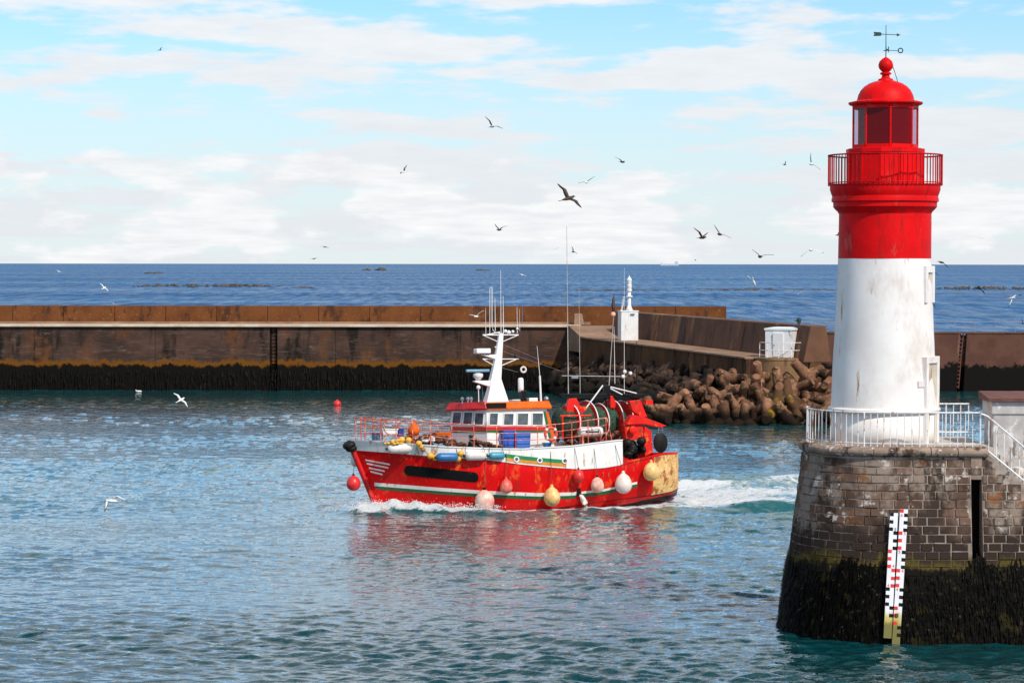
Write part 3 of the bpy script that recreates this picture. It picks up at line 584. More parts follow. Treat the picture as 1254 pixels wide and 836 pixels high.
# ------------------------------------------------------------------ reefs, ship, floats on the open water
def reefs():
    def reef(px0, px1, py, hpx, n, label, grp=None):
        Y = FPX*H/(py-323.0); c = at((px0+px1)/2, py, Y); t = empty('reef', (c.x,Y,-.5), label, 'reef', grp)
        b = MB(); s = Y/FPX
        for i in range(n):
            f = random.random(); hh = hpx*s*random.uniform(.25,1)*(.35+.65*math.sin(math.pi*min(max(f,.02),.98))**.5); wd = (px1-px0)*s/n*random.uniform(.8,2.6)
            x = (f-.5)*(px1-px0)*s; y = random.uniform(-25,25); b.lathe([(wd,-1),(wd*.85,hh*.45),(wd*.45,hh*.85),(.1,hh)],7,(x,y,0),phase=random.random())
        b.obj('rock', M['reef'], t)
    reef(172,340,350,4.5,80,'long low reef of dark rocks on the sea above the left breakwater')
    reef(350,386,352,2.0,18,'short low tail of rocks right of the long reef')
    reef(1146,1262,352,4.2,90,'dark reef line on the sea right of the lighthouse')
    reef(858,1024,353,2.2,60,'thin broken line of rocks on the sea left of the lighthouse')
    reef(690,815,354.5,1.6,34,'faint rocks on the sea behind the slim white light column')
    reef(447,453,331,4,4,'small dark rock islet near the horizon, left of a larger one'); reef(457,471,331,5,6,'larger dark rock islet near the horizon above the breakwater')
    reef(586,598,331,3,4,'tiny dark islet near the horizon, right of the twin islets')
    reef(184,196,335,3,4,'tiny dark islet near the horizon above the long reef')
    c = at(820, 325, 17000); t = empty('ship', (c.x,17000,-.5), 'faint grey cargo ship far away on the horizon', 'ship')
    m_ = mat('hazy_grey_hull', (.45,.48,.52), .8)
    MB().loft([[(-62,-8,0),(62,-8,0),(62,8,0),(-62,8,0)],[(-70,-9,12),(68,-9,12),(68,9,12),(-70,9,12)]]).obj('hull', m_, t); MB().box(38,58,-8,8,12,30).obj('bridge', m_, t); MB().box(-60,-54,-2,2,12,24).obj('mast', m_, t)
    p = atz(413, 495, .12); b = empty('mooring_buoy', (p.x,p.y,0), 'red round buoy floating alone on the water left of the boat', 'buoy')
    MB().ball((0,0,.14),.30,18,12).obj('float', M['buoyred'], b, smooth=True); MB().lathe([(.08,.42),(.06,.5)],10).obj('eye', M['buoyred'], b)
    p = atz(170, 479, .1); tag(MB().ball((0,0,0),(.26,.10,.08),14,10).ball((-.24,0,.09),.05,10,8).obj('gull', M['gull_white'], None, smooth=True), 'white gull resting on the water at the foot of the left breakwater', 'gull').location = p
reefs()

# ------------------------------------------------------------------ foreground pier
PX, PY = 11.24, 73.0; PTOP = 5.66
Rz = lambda z: 3.1 - .128*z
def pp(s, z, off=0.0):
    R = Rz(z) + off
    if s < 0: return Vector((PX - s, PY - R, z))
    th = s/2.7; return Vector((PX - R*math.sin(th), PY - R*math.cos(th), z))
def pn(s): th = max(s, 0)/2.7; return Vector((-math.sin(th), -math.cos(th), 0))
SL0, SL1 = 13.42, 13.74
stair_z = lambda X: max(3.2, 5.46 - .82*max(0, X-13.92))
def pier():
    t = empty('pier', (PX,PY,0), 'round ended stone block pier with black seaweed at its foot, under the lighthouse', 'pier')
    P = lambda b, n, m, **k: uncenter(b.obj(n, m, t, **k))
    zs_ = [-1.5 + (5.40+1.5)*i/14 for i in range(15)]
    smax = math.pi*2.7; n = 40
    ring = lambda z: [Vector((SL0, PY-Rz(z)+.008, z))] + [pp(smax*i/n, z, -.008) for i in range(n+1)] + [Vector((SL0, PY+Rz(z)-.045, z))]
    P(MB().loft([ring(z) for z in zs_]), 'core', M['mortar'])
    P(MB().box(SL0-.01, 14.1, PY-2.15, PY+2.5, -1.5, 5.40), 'slot_back', M['weed'])  # near-black back puts the shade of the recess into its colour
    P(MB().box(SL0, SL1, PY-2.47, PY-2.0, 4.72, 5.40), 'lintel', M['coping'])
    b = MB(); cols = [SL1 + (26-SL1)*i/60 for i in range(61)]
    for i in range(60):
        for j in range(8):
            q = []
            for X, jj in ((cols[i],j),(cols[i+1],j),(cols[i+1],j+1),(cols[i],j+1)):
                z = -1.5 + (stair_z(X)+1.5)*jj/8; q.append((X, PY-Rz(z)+.008, z))
            b.quad(*q)
        X0, X1 = cols[i], cols[i+1]
        b.quad((X0,PY-Rz(stair_z(X0))+.008,stair_z(X0)),(X1,PY-Rz(stair_z(X1))+.008,stair_z(X1)),(X1,71.0,stair_z(X1)),(X0,71.0,stair_z(X0)))
        b.quad((X0,71.0,stair_z(X0)),(X1,71.0,stair_z(X1)),(X1,71.0,2),(X0,71.0,2))
    b.quad((SL1,PY-Rz(-1.5)+.008,-1.5),(SL1,PY-Rz(5.46)+.008,5.46),(SL1,71.0,5.46),(SL1,71.0,-1.5))
    P(b, 'stair_wall', M['mortar'])
    P(MB().box(14.1, 26, 70.9, 76, -1.5, 3.2), 'lower_quay', M['paving'])
    # stone blocks, course by course
    bx = MB(); c = .455; e = .5
    lo = [(-c,-e,-c),(c,-e,-c),(c,-e,c),(-c,-e,c)]; mi = [(-e,-.3,-e),(e,-.3,-e),(e,-.3,e),(-e,-.3,e)]; ba = [(-e,e,-e),(e,e,-e),(e,e,e),(-e,e,e)]
    bx.loft([ba, mi, lo]); bm_ = bx.mesh('brick', M['brick'])
    z = 1.92; ci = 0; tilt = math.atan(.128)
    while z < 5.3:
        h = random.choice([.225,.24,.25]); s = -4.6 + random.uniform(0,.4)
        while s < 5.6:
            ln = random.uniform(.34,.60); sc = s + ln/2; zc = z + h/2; X = PX - sc
            if sc < 0 and z < 4.72:
                if X-ln/2 < SL0-.02 < X+ln/2 and SL0-.02-(X-ln/2) > .12:
                    nl = SL0-.01-(X-ln/2); X = X-ln/2+nl/2; sc = PX-X; ln2 = nl
                elif X-ln/2 < SL1+.02 < X+ln/2 and X+ln/2-SL1 > .12:
                    nl = X+ln/2-SL1-.01; X = X+ln/2-nl/2; sc = PX-X; ln2 = nl
                else: ln2 = ln
            else: ln2 = ln
            ok = True
            if sc < 0:
                if X+ln2/2 > SL0 and X-ln2/2 < SL1 and z < 4.72: ok = False
                if X > SL1 and z+h > stair_z(X+ln/2)-.03: ok = False
            if ok:
                p = pp(sc, zc, random.uniform(-.014,.014) - .062); nn = pn(sc); ang = math.atan2(nn.x, -nn.y)
                o = inst('brick', bm_, t, p, (0,0,0), (ln2-.028, .16, h-.026))
                o.rotation_euler = (-tilt+random.uniform(-.01,.01), random.uniform(-.012,.012), ang); uncenter(o)
            s += ln
        z += h; ci += 1
    # coping
    prof = [(-.5,5.37),(.05,5.37),(.13,5.41),(.17,5.49),(.16,5.57),(.10,5.63),(.0,5.655),(-.5,5.655)]
    s = -(13.92-PX)
    while s < 7.4:
        ln = random.uniform(.65,1.15); e_ = min(s+ln, 7.4); k = 6; dz = random.uniform(-.012,.012); do = random.uniform(-.015,.015); rings = []
        for i in range(k+1):
            q = s + .008 + (e_-s-.016)*i/k; base = pp(q, 5.4); nn = pn(q)
            rings.append([Vector((base.x,base.y,0)) + nn*(o+do) + Vector((0,0,zz+dz)) for o, zz in prof])
        P(MB().loft(rings), 'coping_stone', M['coping'], bevel=.02); s = e_
    P(MB().loft([[pp(smax*i/n, 5.3, -.1)+Vector((0,0,zz)) for i in range(n+1)]+[Vector((14.1,PY+2.3,5.3+zz)),Vector((14.1,PY-2.3,5.3+zz))] for zz in (0,.345)]), 'paving', M['paving'])
    # seaweed skirt
    b = MB()
    for i in range(15000):
        s = random.uniform(-7, 7.5)
        top = 2.05 + .26*math.sin(s*1.7) + .16*math.sin(s*5.1+1) + random.gauss(0,.10)
        z1 = top*random.random()**.75 + .05; ln = random.uniform(.2,.75); wd = random.uniform(.008,.028); off = random.uniform(-.03,.06)
        sk = random.gauss(0,.07); a = pp(s, z1, off); d_ = pp(s+sk, max(z1-ln,-.15), off+random.uniform(-.02,.10)); m1 = (a+d_)/2 + pn(s)*random.uniform(.0,.05)
        tv = Vector((-pn(s).y, pn(s).x, 0))*wd
        b.add([a-tv,a+tv,m1+tv*1.3,m1-tv*1.3,d_+tv*.4,d_-tv*.4],[(0,1,2,3),(3,2,4,5)])
    o = P(b, 'seaweed', M['weed']); o['kind'] = 'stuff'
pier()

def staircase():
    t = empty('staircase', (15,70.9,3.2), 'stone steps going down behind the sloping wall at the right edge', 'staircase')
    for i in range(11):
        X = 14.11 + i*.27; z = 5.4 - (i+1)*.2
        uncenter(MB().box(X, X+.265, 71.01, 71.65, 3.205, z+.2).obj('step', M['paving'], t))
staircase()
def railings():
    rt = 1.0
    t = empty('railing', (PX,PY,PTOP), 'white barred railing round the front of the lighthouse platform', 'railing')
    P = lambda b, n, m, **k: uncenter(b.obj(n, m, t, **k))
    bar = MB().tube((0,0,0),(0,0,rt-.02),.0135,n=6).mesh('baluster', M['rail_white'])
    q = lambda s, z: (lambda v: Vector((v.x,v.y,z)))(pp(s, 5.5, -.09))
    s0, s1 = -(13.72-PX), 5.3; s = s0; i = 0
    while s < s1:
        o = inst('baluster', bar, t, q(s,PTOP-.02), (random.uniform(-.012,.012),random.uniform(-.012,.012),0), (1,1,1) if i % 8 else (1.7,1.7,1.03)); uncenter(o); s += .222; i += 1
    pts = lambda z: [q(s0+(s1-s0)*i/60, z) for i in range(61)]
    P(MB().path(pts(PTOP+rt), .026), 'top_rail', M['rail_white']); P(MB().path(pts(PTOP+.09), .016), 'bottom_rail', M['rail_white'])
    t2 = empty('railing', (PX+1,75.2,PTOP), 'white barred railing along the back of the platform, right of the tower', 'railing')
    yb = 75.25
    i = 0; X = PX+.4
    while X < 14.25:
        o = inst('baluster', bar, t2, (X,yb,PTOP-.02), (0,random.uniform(-.012,.012),0), (1.3,1.3,1) if i % 4 else (2,2,1)); uncenter(o); X += .235; i += 1
    for z in (PTOP+rt, PTOP+.12): uncenter(MB().tube((PX+.3,yb,z),(14.25,yb,z),.024).obj('rail', M['rail_white'], t2))
    t3 = empty('stair_railing', (14.4,70.6,5), 'white railing sloping down beside the steps at the right edge', 'railing')
    yy = 70.62; g = lambda X: 5.50 - .82*max(0, X-13.92)
    X = 13.95
    while X < 17.5:
        uncenter(inst('baluster', bar, t3, (X,yy,g(X)-.05), (0,0,0), (1.2,1.2,1.02))); X += .225
    uncenter(MB().path([(13.72,yy,PTOP+.98),(13.92,yy,PTOP+.90),(17.5,yy,g(17.5)+.97)], .026).obj('handrail', M['rail_white'], t3))
    uncenter(MB().path([(13.86,yy-.04,5.60),(17.5,yy-.04,g(17.5)+.06)], .030).obj('stringer', M['rail_white'], t3))
railings()
def house():
    t = empty('harbour_shed', (16.6,73.6,3.2), 'pale peeling shed with brown roof at the right edge behind the steps', 'shed')
    P = lambda b, n, m, **k: uncenter(b.obj(n, m, t, **k))
    P(MB().box(14.3,19,71.75,73.1,3.2,6.93), 'wall', M['housewall'], bevel=.03)
    P(MB().box(14.25,19.05,71.70,73.15,6.55,6.93), 'cornice', M['housewall'], bevel=.03)
    P(MB().loft([[(14.15,71.58,z),(19.2,71.58,z),(19.2,73.25,z+d),(14.15,73.25,z+d)] for z, d in ((6.935,.0),(7.03,.14))]), 'roof', M['roofrust'])
    tag(MB().ball((0,0,0),(.26,.14,.17),12,8).obj('stone', M['housewall'], None), 'pale lump of stone lying at the foot of the shed by the steps', 'stone').location = (14.95,71.5,stair_z(14.95)+.25)
house()
def gauge():
    t = empty('tide_gauge', (11.0,69.7,0), 'pair of white tide gauge boards with red and black marks on the pier', 'tide gauge')
    zo = lambda zx, zy: (1060+zx/4.4, 610+zy/4.4)
    def board(top, bot, marks, digits):
        ytop, ybot = 70.24, 69.70
        a = at(*zo(*bot), ybot); b_ = at(*zo(*top), ytop); ax = (b_-a); L_ = ax.length; ax.normalize(); wx = Vector((1,0,0)); wx = (wx-ax*wx.dot(ax)).normalized(); nn = wx.cross(ax)   # towards the viewer
        if nn.y > 0: nn = -nn
        hw = .115; bd = uncenter(MB().loft([[p+wx*sx+nn*sn for sx, sn in ((-hw,0),(hw,0),(hw,.035),(-hw,.035))] for p in (a, b_)]).obj('board', M['gauge_white'], t))
        for zx, zy, col in marks:
            f = (zy-bot[1])/(top[1]-bot[1]); side = zx - (bot[0]+(top[0]-bot[0])*f); c0 = a+ax*L_*f; x0, x1 = (.008, hw) if side > 0 else (-hw, -.008)
            o = MB().loft([[c0+ax*sa+wx*x_+nn*sn for x_, sn in ((x0,.03),(x1,.03),(x1,.039),(x0,.039))] for sa in (-.05,.05)]).obj('mark', M['buoyred'] if col == 'r' else M['black'], bd)
        for zx, zy, ch, col in digits:
            cu = bpy.data.curves.new('digit', 'FONT'); cu.body = ch; cu.size = .13; cu.align_x = 'CENTER'; cu.align_y = 'CENTER'; cu.extrude = .002
            tmp = bpy.data.objects.new('digit', cu); dm = bpy.data.meshes.new_from_object(tmp); bpy.data.objects.remove(tmp); dm.materials.append(M['buoyred'] if col == 'r' else M['black'])
            o = bpy.data.objects.new('digit', dm); C.objects.link(o)
            f = (zy-bot[1])/(top[1]-bot[1]); side = zx - (bot[0]+(top[0]-bot[0])*f); c0 = a+ax*L_*f + wx*(.06 if side > 0 else -.06) + nn*.04
            o.matrix_world = Matrix(((wx.x,ax.x,nn.x,c0.x),(wx.y,ax.y,nn.y,c0.y),(wx.z,ax.z,nn.z,c0.z),(0,0,0,1)))
            o.parent = bd
    Lm = [(145,87,'b'),(142,127,'b'),(138,166,'b'),(155,186,'b'),(151,228,'b'),(148,268,'b'),(128,286,'r'),(126,326,'r'),(123,367,'r'),(141,387,'r'),(138,430,'r'),(135,470,'r'),(116,489,'b'),(114,529,'b'),(111,570,'b'),(128,589,'b'),(125,630,'b')]
    Rm = [(198,68,'r'),(217,90,'b'),(214,130,'b'),(211,170,'b'),(187,188,'r'),(185,228,'r'),(184,268,'r'),(202,290,'b'),(200,330,'b'),(197,370,'b'),(175,390,'r'),(172,430,'r'),(170,470,'r'),(188,492,'b'),(185,532,'b'),(183,572,'b'),(163,592,'r'),(159,632,'r'),(156,673,'r'),(175,695,'b'),(172,735,'b')]
    board((153,78),(117,752),Lm,[(152,168,'5','b'),(142,365,'4','r'),(117,470,'4','r'),(126,570,'3','b')])
    board((207,58),(162,790),Rm,[(198,92,'6','r'),(207,188,'5','r'),(183,290,'5','r'),(195,390,'4','r'),(167,492,'4','r')])
    uncenter(MB().box(11.12,11.2,69.74,70.35,.8,.9).obj('bracket', M['roofrust'], t)); uncenter(MB().box(11.2,11.28,70.2,70.5,3.3,3.4).obj('bracket', M['roofrust'], t))
M['gauge_white'] = mat('gauge_board_white', (.80,.79,.80), .5, (.72,.70,.70), ns=4, bands=[((.50,.42,.10),.95,.2,.35),((.16,.14,.03),.62,.12,.3)])
gauge()

# ------------------------------------------------------------------ lighthouse
def lighthouse():
    t = empty('lighthouse', (PX,PY,PTOP-.01), 'red and white lighthouse with domed red lantern on the stone pier', 'lighthouse')
    z0 = PTOP-.01; Z = lambda z: z - z0
    P = lambda b, n, m, **k: b.obj(n, m, t, **k)
    def wob(prof, n=64, seed=0):   # hand-plastered wall, slightly uneven
        b = MB(); rings = []
        for r, z in prof:
            rings.append([(r*(1+.004*math.sin(3*a+z*2.1+seed)+.003*math.sin(7*a-z*3.3))*math.cos(a), r*(1+.004*math.sin(3*a+z*2.1+seed)+.003*math.sin(7*a-z*3.3))*math.sin(a), Z(z)) for a in [2*math.pi*j/n for j in range(n)]])
        return b.loft(rings)
    zz = np.linspace(6.72, 11.17, 24)
    P(wob([(1.585,5.65),(1.575,6.0),(1.57,6.56)]), 'plinth', M['tower_white'], smooth=True)
    P(wob([(1.57,6.56),(1.66,6.585),(1.69,6.62),(1.69,6.67),(1.62,6.72)]), 'plinth_ledge', M['tower_white'], smooth=True, auto=35)
    P(wob([(1.60-(.21)*(z-6.72)/4.45 - .012*math.sin((z-6.72)/4.45*math.pi), z) for z in zz]), 'tower_wall', M['tower_white'], smooth=True, auto=40)
    P(wob([(1.392,11.172),(1.388,11.6),(1.382,12.2),(1.38,12.52)], seed=2), 'red_band', M['tower_red'], smooth=True, auto=40)
    P(MB().lathe([(1.385,Z(12.52)),(1.42,Z(12.58)),(1.50,Z(12.66)),(1.55,Z(12.72)),(1.55,Z(12.86)),(1.60,Z(12.88)),(1.60,Z(12.95)),(1.58,Z(13.04)),(1.62,Z(13.14)),(1.65,Z(13.24)),(1.65,Z(13.36)),(1.68,Z(13.365)),(1.68,Z(13.40)),(.5,Z(13.405))],64), 'gallery', M['tower_red'], smooth=True, auto=30)
    d = P(MB().lathe([(1.14,Z(13.40)),(1.14,Z(14.32)),(1.18,Z(14.34)),(1.18,Z(14.46)),(1.0,Z(14.49))],12,phase=.5), 'lantern_drum', M['tower_red'])
    for q in range(12):
        a = 2*math.pi*(q+.5)/12; MB().box(-.012,.012,1.135,1.165,Z(13.41),Z(14.31)).obj('seam', M['tower_red'], d).rotation_euler = (0,0,a)
    # octagonal lantern with one corner towards the viewer
    n = 8; r = .965; cor = [(r*math.cos(-math.pi/2+2*math.pi*i/n), r*math.sin(-math.pi/2+2*math.pi*i/n)) for i in range(n)]
    zb, ze = Z(14.49), Z(15.78)
    for i in range(n):
        a, b_ = Vector((*cor[i],0)), Vector((*cor[(i+1)%n],0)); dn = (b_-a).normalized(); a2, b2 = a+dn*.035, b_-dn*.035; nn = Vector((dn.y,-dn.x,0))
        MB().tube((a.x,a.y,zb),(a.x,a.y,ze),.032,n=8).obj('mullion', M['tower_red'], t)
        opaque = i in (3,4)
        MB().prism([a2+Vector((0,0,zb+.1)), b2+Vector((0,0,zb+.1)), b2+Vector((0,0,ze-.12)), a2+Vector((0,0,ze-.12))], nn*.012).obj('back_panel' if opaque else 'pane', M['dkred'] if opaque else M['red_glass'] if i in (0,7) else M['lantern_glass'], t)
        MB().prism([a2+Vector((0,0,zb)), b2+Vector((0,0,zb)), b2+Vector((0,0,zb+.1)), a2+Vector((0,0,zb+.1))], nn*.035).obj('sill', M['tower_red'], t)
        MB().prism([a2+Vector((0,0,ze-.12)), b2+Vector((0,0,ze-.12)), b2+Vector((0,0,ze)), a2+Vector((0,0,ze))], nn*.035).obj('head_rail', M['tower_red'], t)
    MB().lathe([(.22,zb),(.22,zb+.35),(.1,zb+.4),(.1,zb+.5)],14).obj('lamp_pedestal', M['dkred'], t)
    MB().lathe([(.16,zb+.5),(.24,zb+.62),(.24,zb+.95),(.14,zb+1.05)],16).obj('lens', M['winglass'], t, smooth=True)
    MB().prism([(-.75,.50,zb),(.75,.50,zb),(.75,.50,ze),(-.75,.50,ze)],(0,.02,0)).obj('red_screen', M['dkred'], t)
    P(MB().lathe([(1.0,Z(15.76)),(1.08,Z(15.79)),(1.11,Z(15.82)),(1.11,Z(15.86)),(.98,Z(15.89)),(.86,Z(15.92)),(.845,Z(15.98)),(.82,Z(16.08)),(.75,Z(16.22)),(.64,Z(16.34)),(.5,Z(16.43)),(.34,Z(16.49)),(.2,Z(16.52))],48), 'dome', M['tower_red'], smooth=True, auto=40)
    f = P(MB().lathe([(.24,Z(16.51)),(.22,Z(16.56)),(.13,Z(16.6)),(.11,Z(16.68)),(.17,Z(16.71)),(.17,Z(16.75)),(.10,Z(16.78)),(.14,Z(16.81)),(.205,Z(16.89)),(.225,Z(16.98)),(.19,Z(17.09)),(.11,Z(17.17)),(.03,Z(17.22))],24), 'finial', M['tower_red'], smooth=True, auto=40)
    MB().tube((.2,-.05,Z(16.95)),(.36,-.05,Z(16.47)),.011,n=5).obj('stay', M['copper'], f)
    v = P(MB().tube((0,0,Z(17.2)),(0,0,Z(18.18)),.016,.010,n=6), 'weather_vane', M['copper'])
    MB().tube((-.2,0,Z(17.91)),(.36,0,Z(17.89)),.011,n=6).prism([(-.38,-.006,Z(17.98)),(-.16,-.006,Z(17.965)),(-.12,-.006,Z(17.91)),(-.16,-.006,Z(17.855)),(-.38,-.006,Z(17.85)),(-.35,-.006,Z(17.915))],(0,.012,0)).lathe([(.05,0),(.001,.11)],8,(.33,0,Z(17.89)),axis=(1,0,0)).obj('arrow', M['copper'], v)
    MB().tube((-.07,0,Z(17.42)),(.36,0,Z(17.42)),.010,n=6).tube((0,-.4,Z(17.40)),(0,.4,Z(17.44)),.010,n=6).obj('compass_arms', M['copper'], v)
    o = MB().torus((.44,0,Z(17.42)),.068,.017,(0,1,0),20,6).obj('letter', M['copper'], v); o.scale = (1,1,1)
    MB().box(-.07,-.045,-.42,-.40,Z(17.33),Z(17.50)).box(.005,.03,-.42,-.40,Z(17.33),Z(17.50)).box(-.045,.005,-.42,-.40,Z(17.40),Z(17.43)).obj('letter', M['copper'], v)
    # gallery rail
    bar = MB().tube((0,0,0),(0,0,.90),.0135,n=6).mesh('baluster', M['dkrail'])
    for i in range(76):
        a = 2*math.pi*i/76; inst('baluster', bar, t, (1.70*math.cos(a),1.70*math.sin(a),Z(13.36)), (0,0,0), (1.8,1.8,1.02) if i % 19 == 3 else (1,1,1))
    MB().torus((0,0,Z(14.27)),1.70,.024,(0,0,1),72,7).obj('top_rail', M['dkrail'], t); MB().torus((0,0,Z(13.44)),1.70,.016,(0,0,1),72,6).obj('bottom_rail', M['dkrail'], t)
    # doorway and window on the right flank
    def surround(az, zlo, zhi, wd, rr, name, depth, m_in):
        a = math.radians(az); nx = Vector((math.sin(a), -math.cos(a), 0)); tx = Vector((math.cos(a), math.sin(a), 0))
        def bx(t0, t1, r0, r1, za, zb_): return [nx*r+tx*q+Vector((0,0,Z(z))) for q, r, z in ((t0,r0,za),(t1,r0,za),(t1,r1,za),(t0,r1,za),(t0,r0,zb_),(t1,r0,zb_),(t1,r1,zb_),(t0,r1,zb_))]
        FB = [(0,3,2,1),(4,5,6,7),(0,1,5,4),(1,2,6,5),(2,3,7,6),(3,0,4,7)]
        b = MB()
        b.add(bx(-wd-.16,-wd,rr-.25,rr+.07,zlo,zhi+.2),FB); b.add(bx(wd,wd+.16,rr-.25,rr+.07,zlo,zhi+.2),FB); b.add(bx(-wd,wd,rr-.25,rr+.07,zhi,zhi+.2),FB)
        fr = b.obj(name+'_surround', M['tower_white'], t, bevel=.012)
        MB().add(bx(-wd,wd,rr-.30,rr+.015,zlo,zhi),FB).obj(name, m_in, fr)
    surround(56, 5.66, 8.05, .30, 1.545, 'door', .2, M['doorcream'])
    surround(60, 9.85, 10.75, .2, 1.40, 'window', .2, M['doorcream'])
    a = math.radians(35); MB().box(-.12,.12,-1.60,-1.57,Z(7.36),Z(7.54)).obj('sign_plate', M['plate'], t).rotation_euler = (0,0,a)
M['dkrail'] = mat('dark_red_rail', (.52,.006,.008), .5, (.34,.005,.007), ns=5, spec=.1)
M['doorcream'] = mat('cream_boarding', (.60,.52,.40), .7, (.5,.42,.32), ns=2, stains=[((.36,.22,.12),3,.6,.72,(1,1,.3))])
lighthouse()

# ------------------------------------------------------------------ fishing boat
boat = empty('fishing_boat', (BX,BY,0), 'red fishing trawler with white bulwarks, wheelhouse and white mast under way', 'boat')
boat.matrix_world = BM
def BP(b, n, m, **k): return b.obj(n, m, k.pop('parent', boat), **k)
xa = lambda z: XS
def hullpt(px, py, off=0.0):
    y = 1.5
    for _ in range(8):
        x, z = bl(px, py, y); y = half(x, z)
    return Vector((x, y+off, z))
def hull():
    ns, nv = 60, 18
    def gp(i, j, side):
        s = (i/ns)**1.6 if i < ns else 1.0; v = j/nv; x = XS + s*(14.2)
        for _ in range(4):
            xx = min(max(x,XS), 7.6); z = keel(xx) + (zr(xx)-keel(xx))*v; x = xa(z) + s*(stem(z)-xa(z))
        return (x, side*(half(x, z) if i < ns else .05), z)
    b = MB(); P_ = [[gp(i,j,1) for j in range(nv+1)] for i in range(ns+1)]; Q_ = [[gp(i,j,-1) for j in range(nv+1)] for i in range(ns+1)]
    b.loft([list(reversed(Q_[i])) + P_[i] for i in range(ns+1)], cap=False, closed=False)
    BP(b, 'hull', M['hullred'], smooth=True)
    # rusty plating round the stern
    def sp(x, z, off=.012):
        e = .01; y = half(x, z); dy = (half(x+e, z)-half(x-e, z))/(2*e) if x > XS+.03 else 9.0; n = Vector((-dy,1,0)).normalized(); return Vector((x,y,z)) + n*off
    xq = hullpt(800.5, 578).x; rings = []
    for i in range(25):
        x = xq + (XS+.004-xq)*(1-(1-i/24)**2.2); a, c = keel(x)+.30, zr(x)-.03; rings.append([sp(x, a+(c-a)*q/8) for q in range(9)])
    BP(MB().loft(rings, cap=False, closed=False), 'stern_plating', M['rust'], smooth=True)
    BP(MB().path([sp(x, keel(x)+.29, .01) for x in np.linspace(xq, XS+.01, 16)], .025), 'stern_edge', M['black'])
    # stem bar
    BP(MB().path([(stem(z)+.03,0,z) for z in np.linspace(-.7,2.85,12)]+[(stem(3.05)+.05,0,3.05)], .14, 8), 'stem_bar', M['red'], smooth=True)
    def strip(x0, x1, zl, zh, off, n=48, side=1):
        b = MB(); rings = []
        for i in range(n+1):
            x = x0 + (x1-x0)*i/n; a, c = zl(x), zh(x); xb, xc = min(x, stem(a)-.02), min(x, stem(c)-.02)
            ya, yc = half(xb,a), half(xc,c)
            rings.append([(xb, side*(ya-.05), a), (xb, side*(ya+off), a), (xc, side*(yc+off), c), (xc, side*(yc-.05), c)])
        return b.loft(rings)
    px2x = lambda px, py: hullpt(px, py).x
    xa1, xs1 = px2x(706,602), 6.95
    for sd in (1,-1):
        BP(strip(xa1, xs1, lambda x: zs(x)-.15, lambda x: zs(x), .014, side=sd), 'white_stripe', M['hullwhite'])
        BP(strip(xa1, xs1, lambda x: zs(x)-.29, lambda x: zs(x)-.15, .014, side=sd), 'green_stripe', M['dkgreen'])
        BP(strip(px2x(780,592), px2x(712,602), lambda x: zs(x)-.12, lambda x: zs(x)-.02, .014, side=sd), 'white_stripe', M['hullwhite'])
        BP(strip(px2x(780,592), px2x(712,602), lambda x: zs(x)-.27, lambda x: zs(x)-.12, .014, side=sd), 'green_stripe', M['dkgreen'])
        BP(strip(XS+.05, .6, lambda x: keel(x)-.01, lambda x: lerp([-7.5,-6.6,-2,.6],[.62,.46,.02,-.25],x), .012, 60, side=sd), 'boot_topping', M['black'])
        BP(strip(X_AFT, 7.9, lambda x: zr(x)-.02, lambda x: zt(x), .035, 64, side=sd), 'bulwark', M['hullwhite'])
        BP(strip(X_AFT, 7.95, lambda x: zt(x), lambda x: zt(x)+.05, .075, 64, side=sd), 'cap_rail', M['hullwhite'])
        BP(strip(-7.3, X_AFT, lambda x: zr(x)-.05, lambda x: zr(x)+.04, .05, 16, side=sd), 'rubbing_strake', M['hullred'])
        BP(strip(px2x(693,565), px2x(612,562), lambda x: zr(x)+.19+.03*0, lambda x: zr(x)+.36, .048, side=sd), 'green_band', M['green'])
        BP(strip(px2x(693,565), px2x(620,564), lambda x: zr(x)+.045, lambda x: zr(x)+.19, .048, side=sd), 'ochre_band', M['orange2'])
    # chevrons, black name panel
    for a, c in (((447,562),(477,567.5)),((448.5,566.3),(475,571.5)),((451.5,571.7),(470.5,575.6)),((453,576),(468,579.6))):
        n = 8; up = [hullpt(a[0]+(c[0]-a[0])*i/n, a[1]+(c[1]-a[1])*i/n, .016) for i in range(n+1)]; dn = [hullpt(a[0]+(c[0]-a[0])*i/n+.6, a[1]+(c[1]-a[1])*i/n+2.0, .016) for i in range(n+1)]
        b = MB(); b.loft([[u, d, d-Vector((0,.03,0)), u-Vector((0,.03,0))] for u, d in zip(up, dn)]); BP(b, 'bow_flash', M['hullwhite'])
    n = 40; rings = []
    for i in range(n+1):
        f = .5-.5*math.cos(math.pi*i/n); e = min(f, 1-f)*91; hh = 6.1*math.sqrt(max(0, 1-(max(0, 1-e/6.0))**2)) + .15
        cy = 575.3 + 9.4*f; px = 495+91*f; u, d = hullpt(px, cy-hh, .018), hullpt(px, cy+hh, .018)
        m1 = hullpt(px, cy-hh*.3, .018); m2 = hullpt(px, cy+hh*.3, .018)
        rings.append([u, m1, m2, d, d-Vector((0,.04,0)), u-Vector((0,.04,0))])
    BP(MB().loft(rings), 'name_panel', M['black'])
    for px, py in ((632,562.2),(660.5,563.6),(691,564.2)):
        p = hullpt(px, py, .05); nrm = Vector((0,1,.05))
        r = BP(MB().torus(p, .105, .035, nrm, 20, 8), 'porthole', M['hullwhite'], smooth=True); MB().lathe([(.085,-.02),(.085,.012),(.01,.02)],16,p,axis=nrm).obj('pane', M['winglass'], r)
    # decks and bulkhead
    xs = np.linspace(X_AFT, 7.6, 40); b = MB()
    b.loft([[(x, -half(x,zt(x)-.2)+.03, zt(x)-.22), (x, half(x,zt(x)-.2)-.03, zt(x)-.22)] for x in xs], cap=False, closed=False); BP(b, 'foredeck', M['deckpaint'])
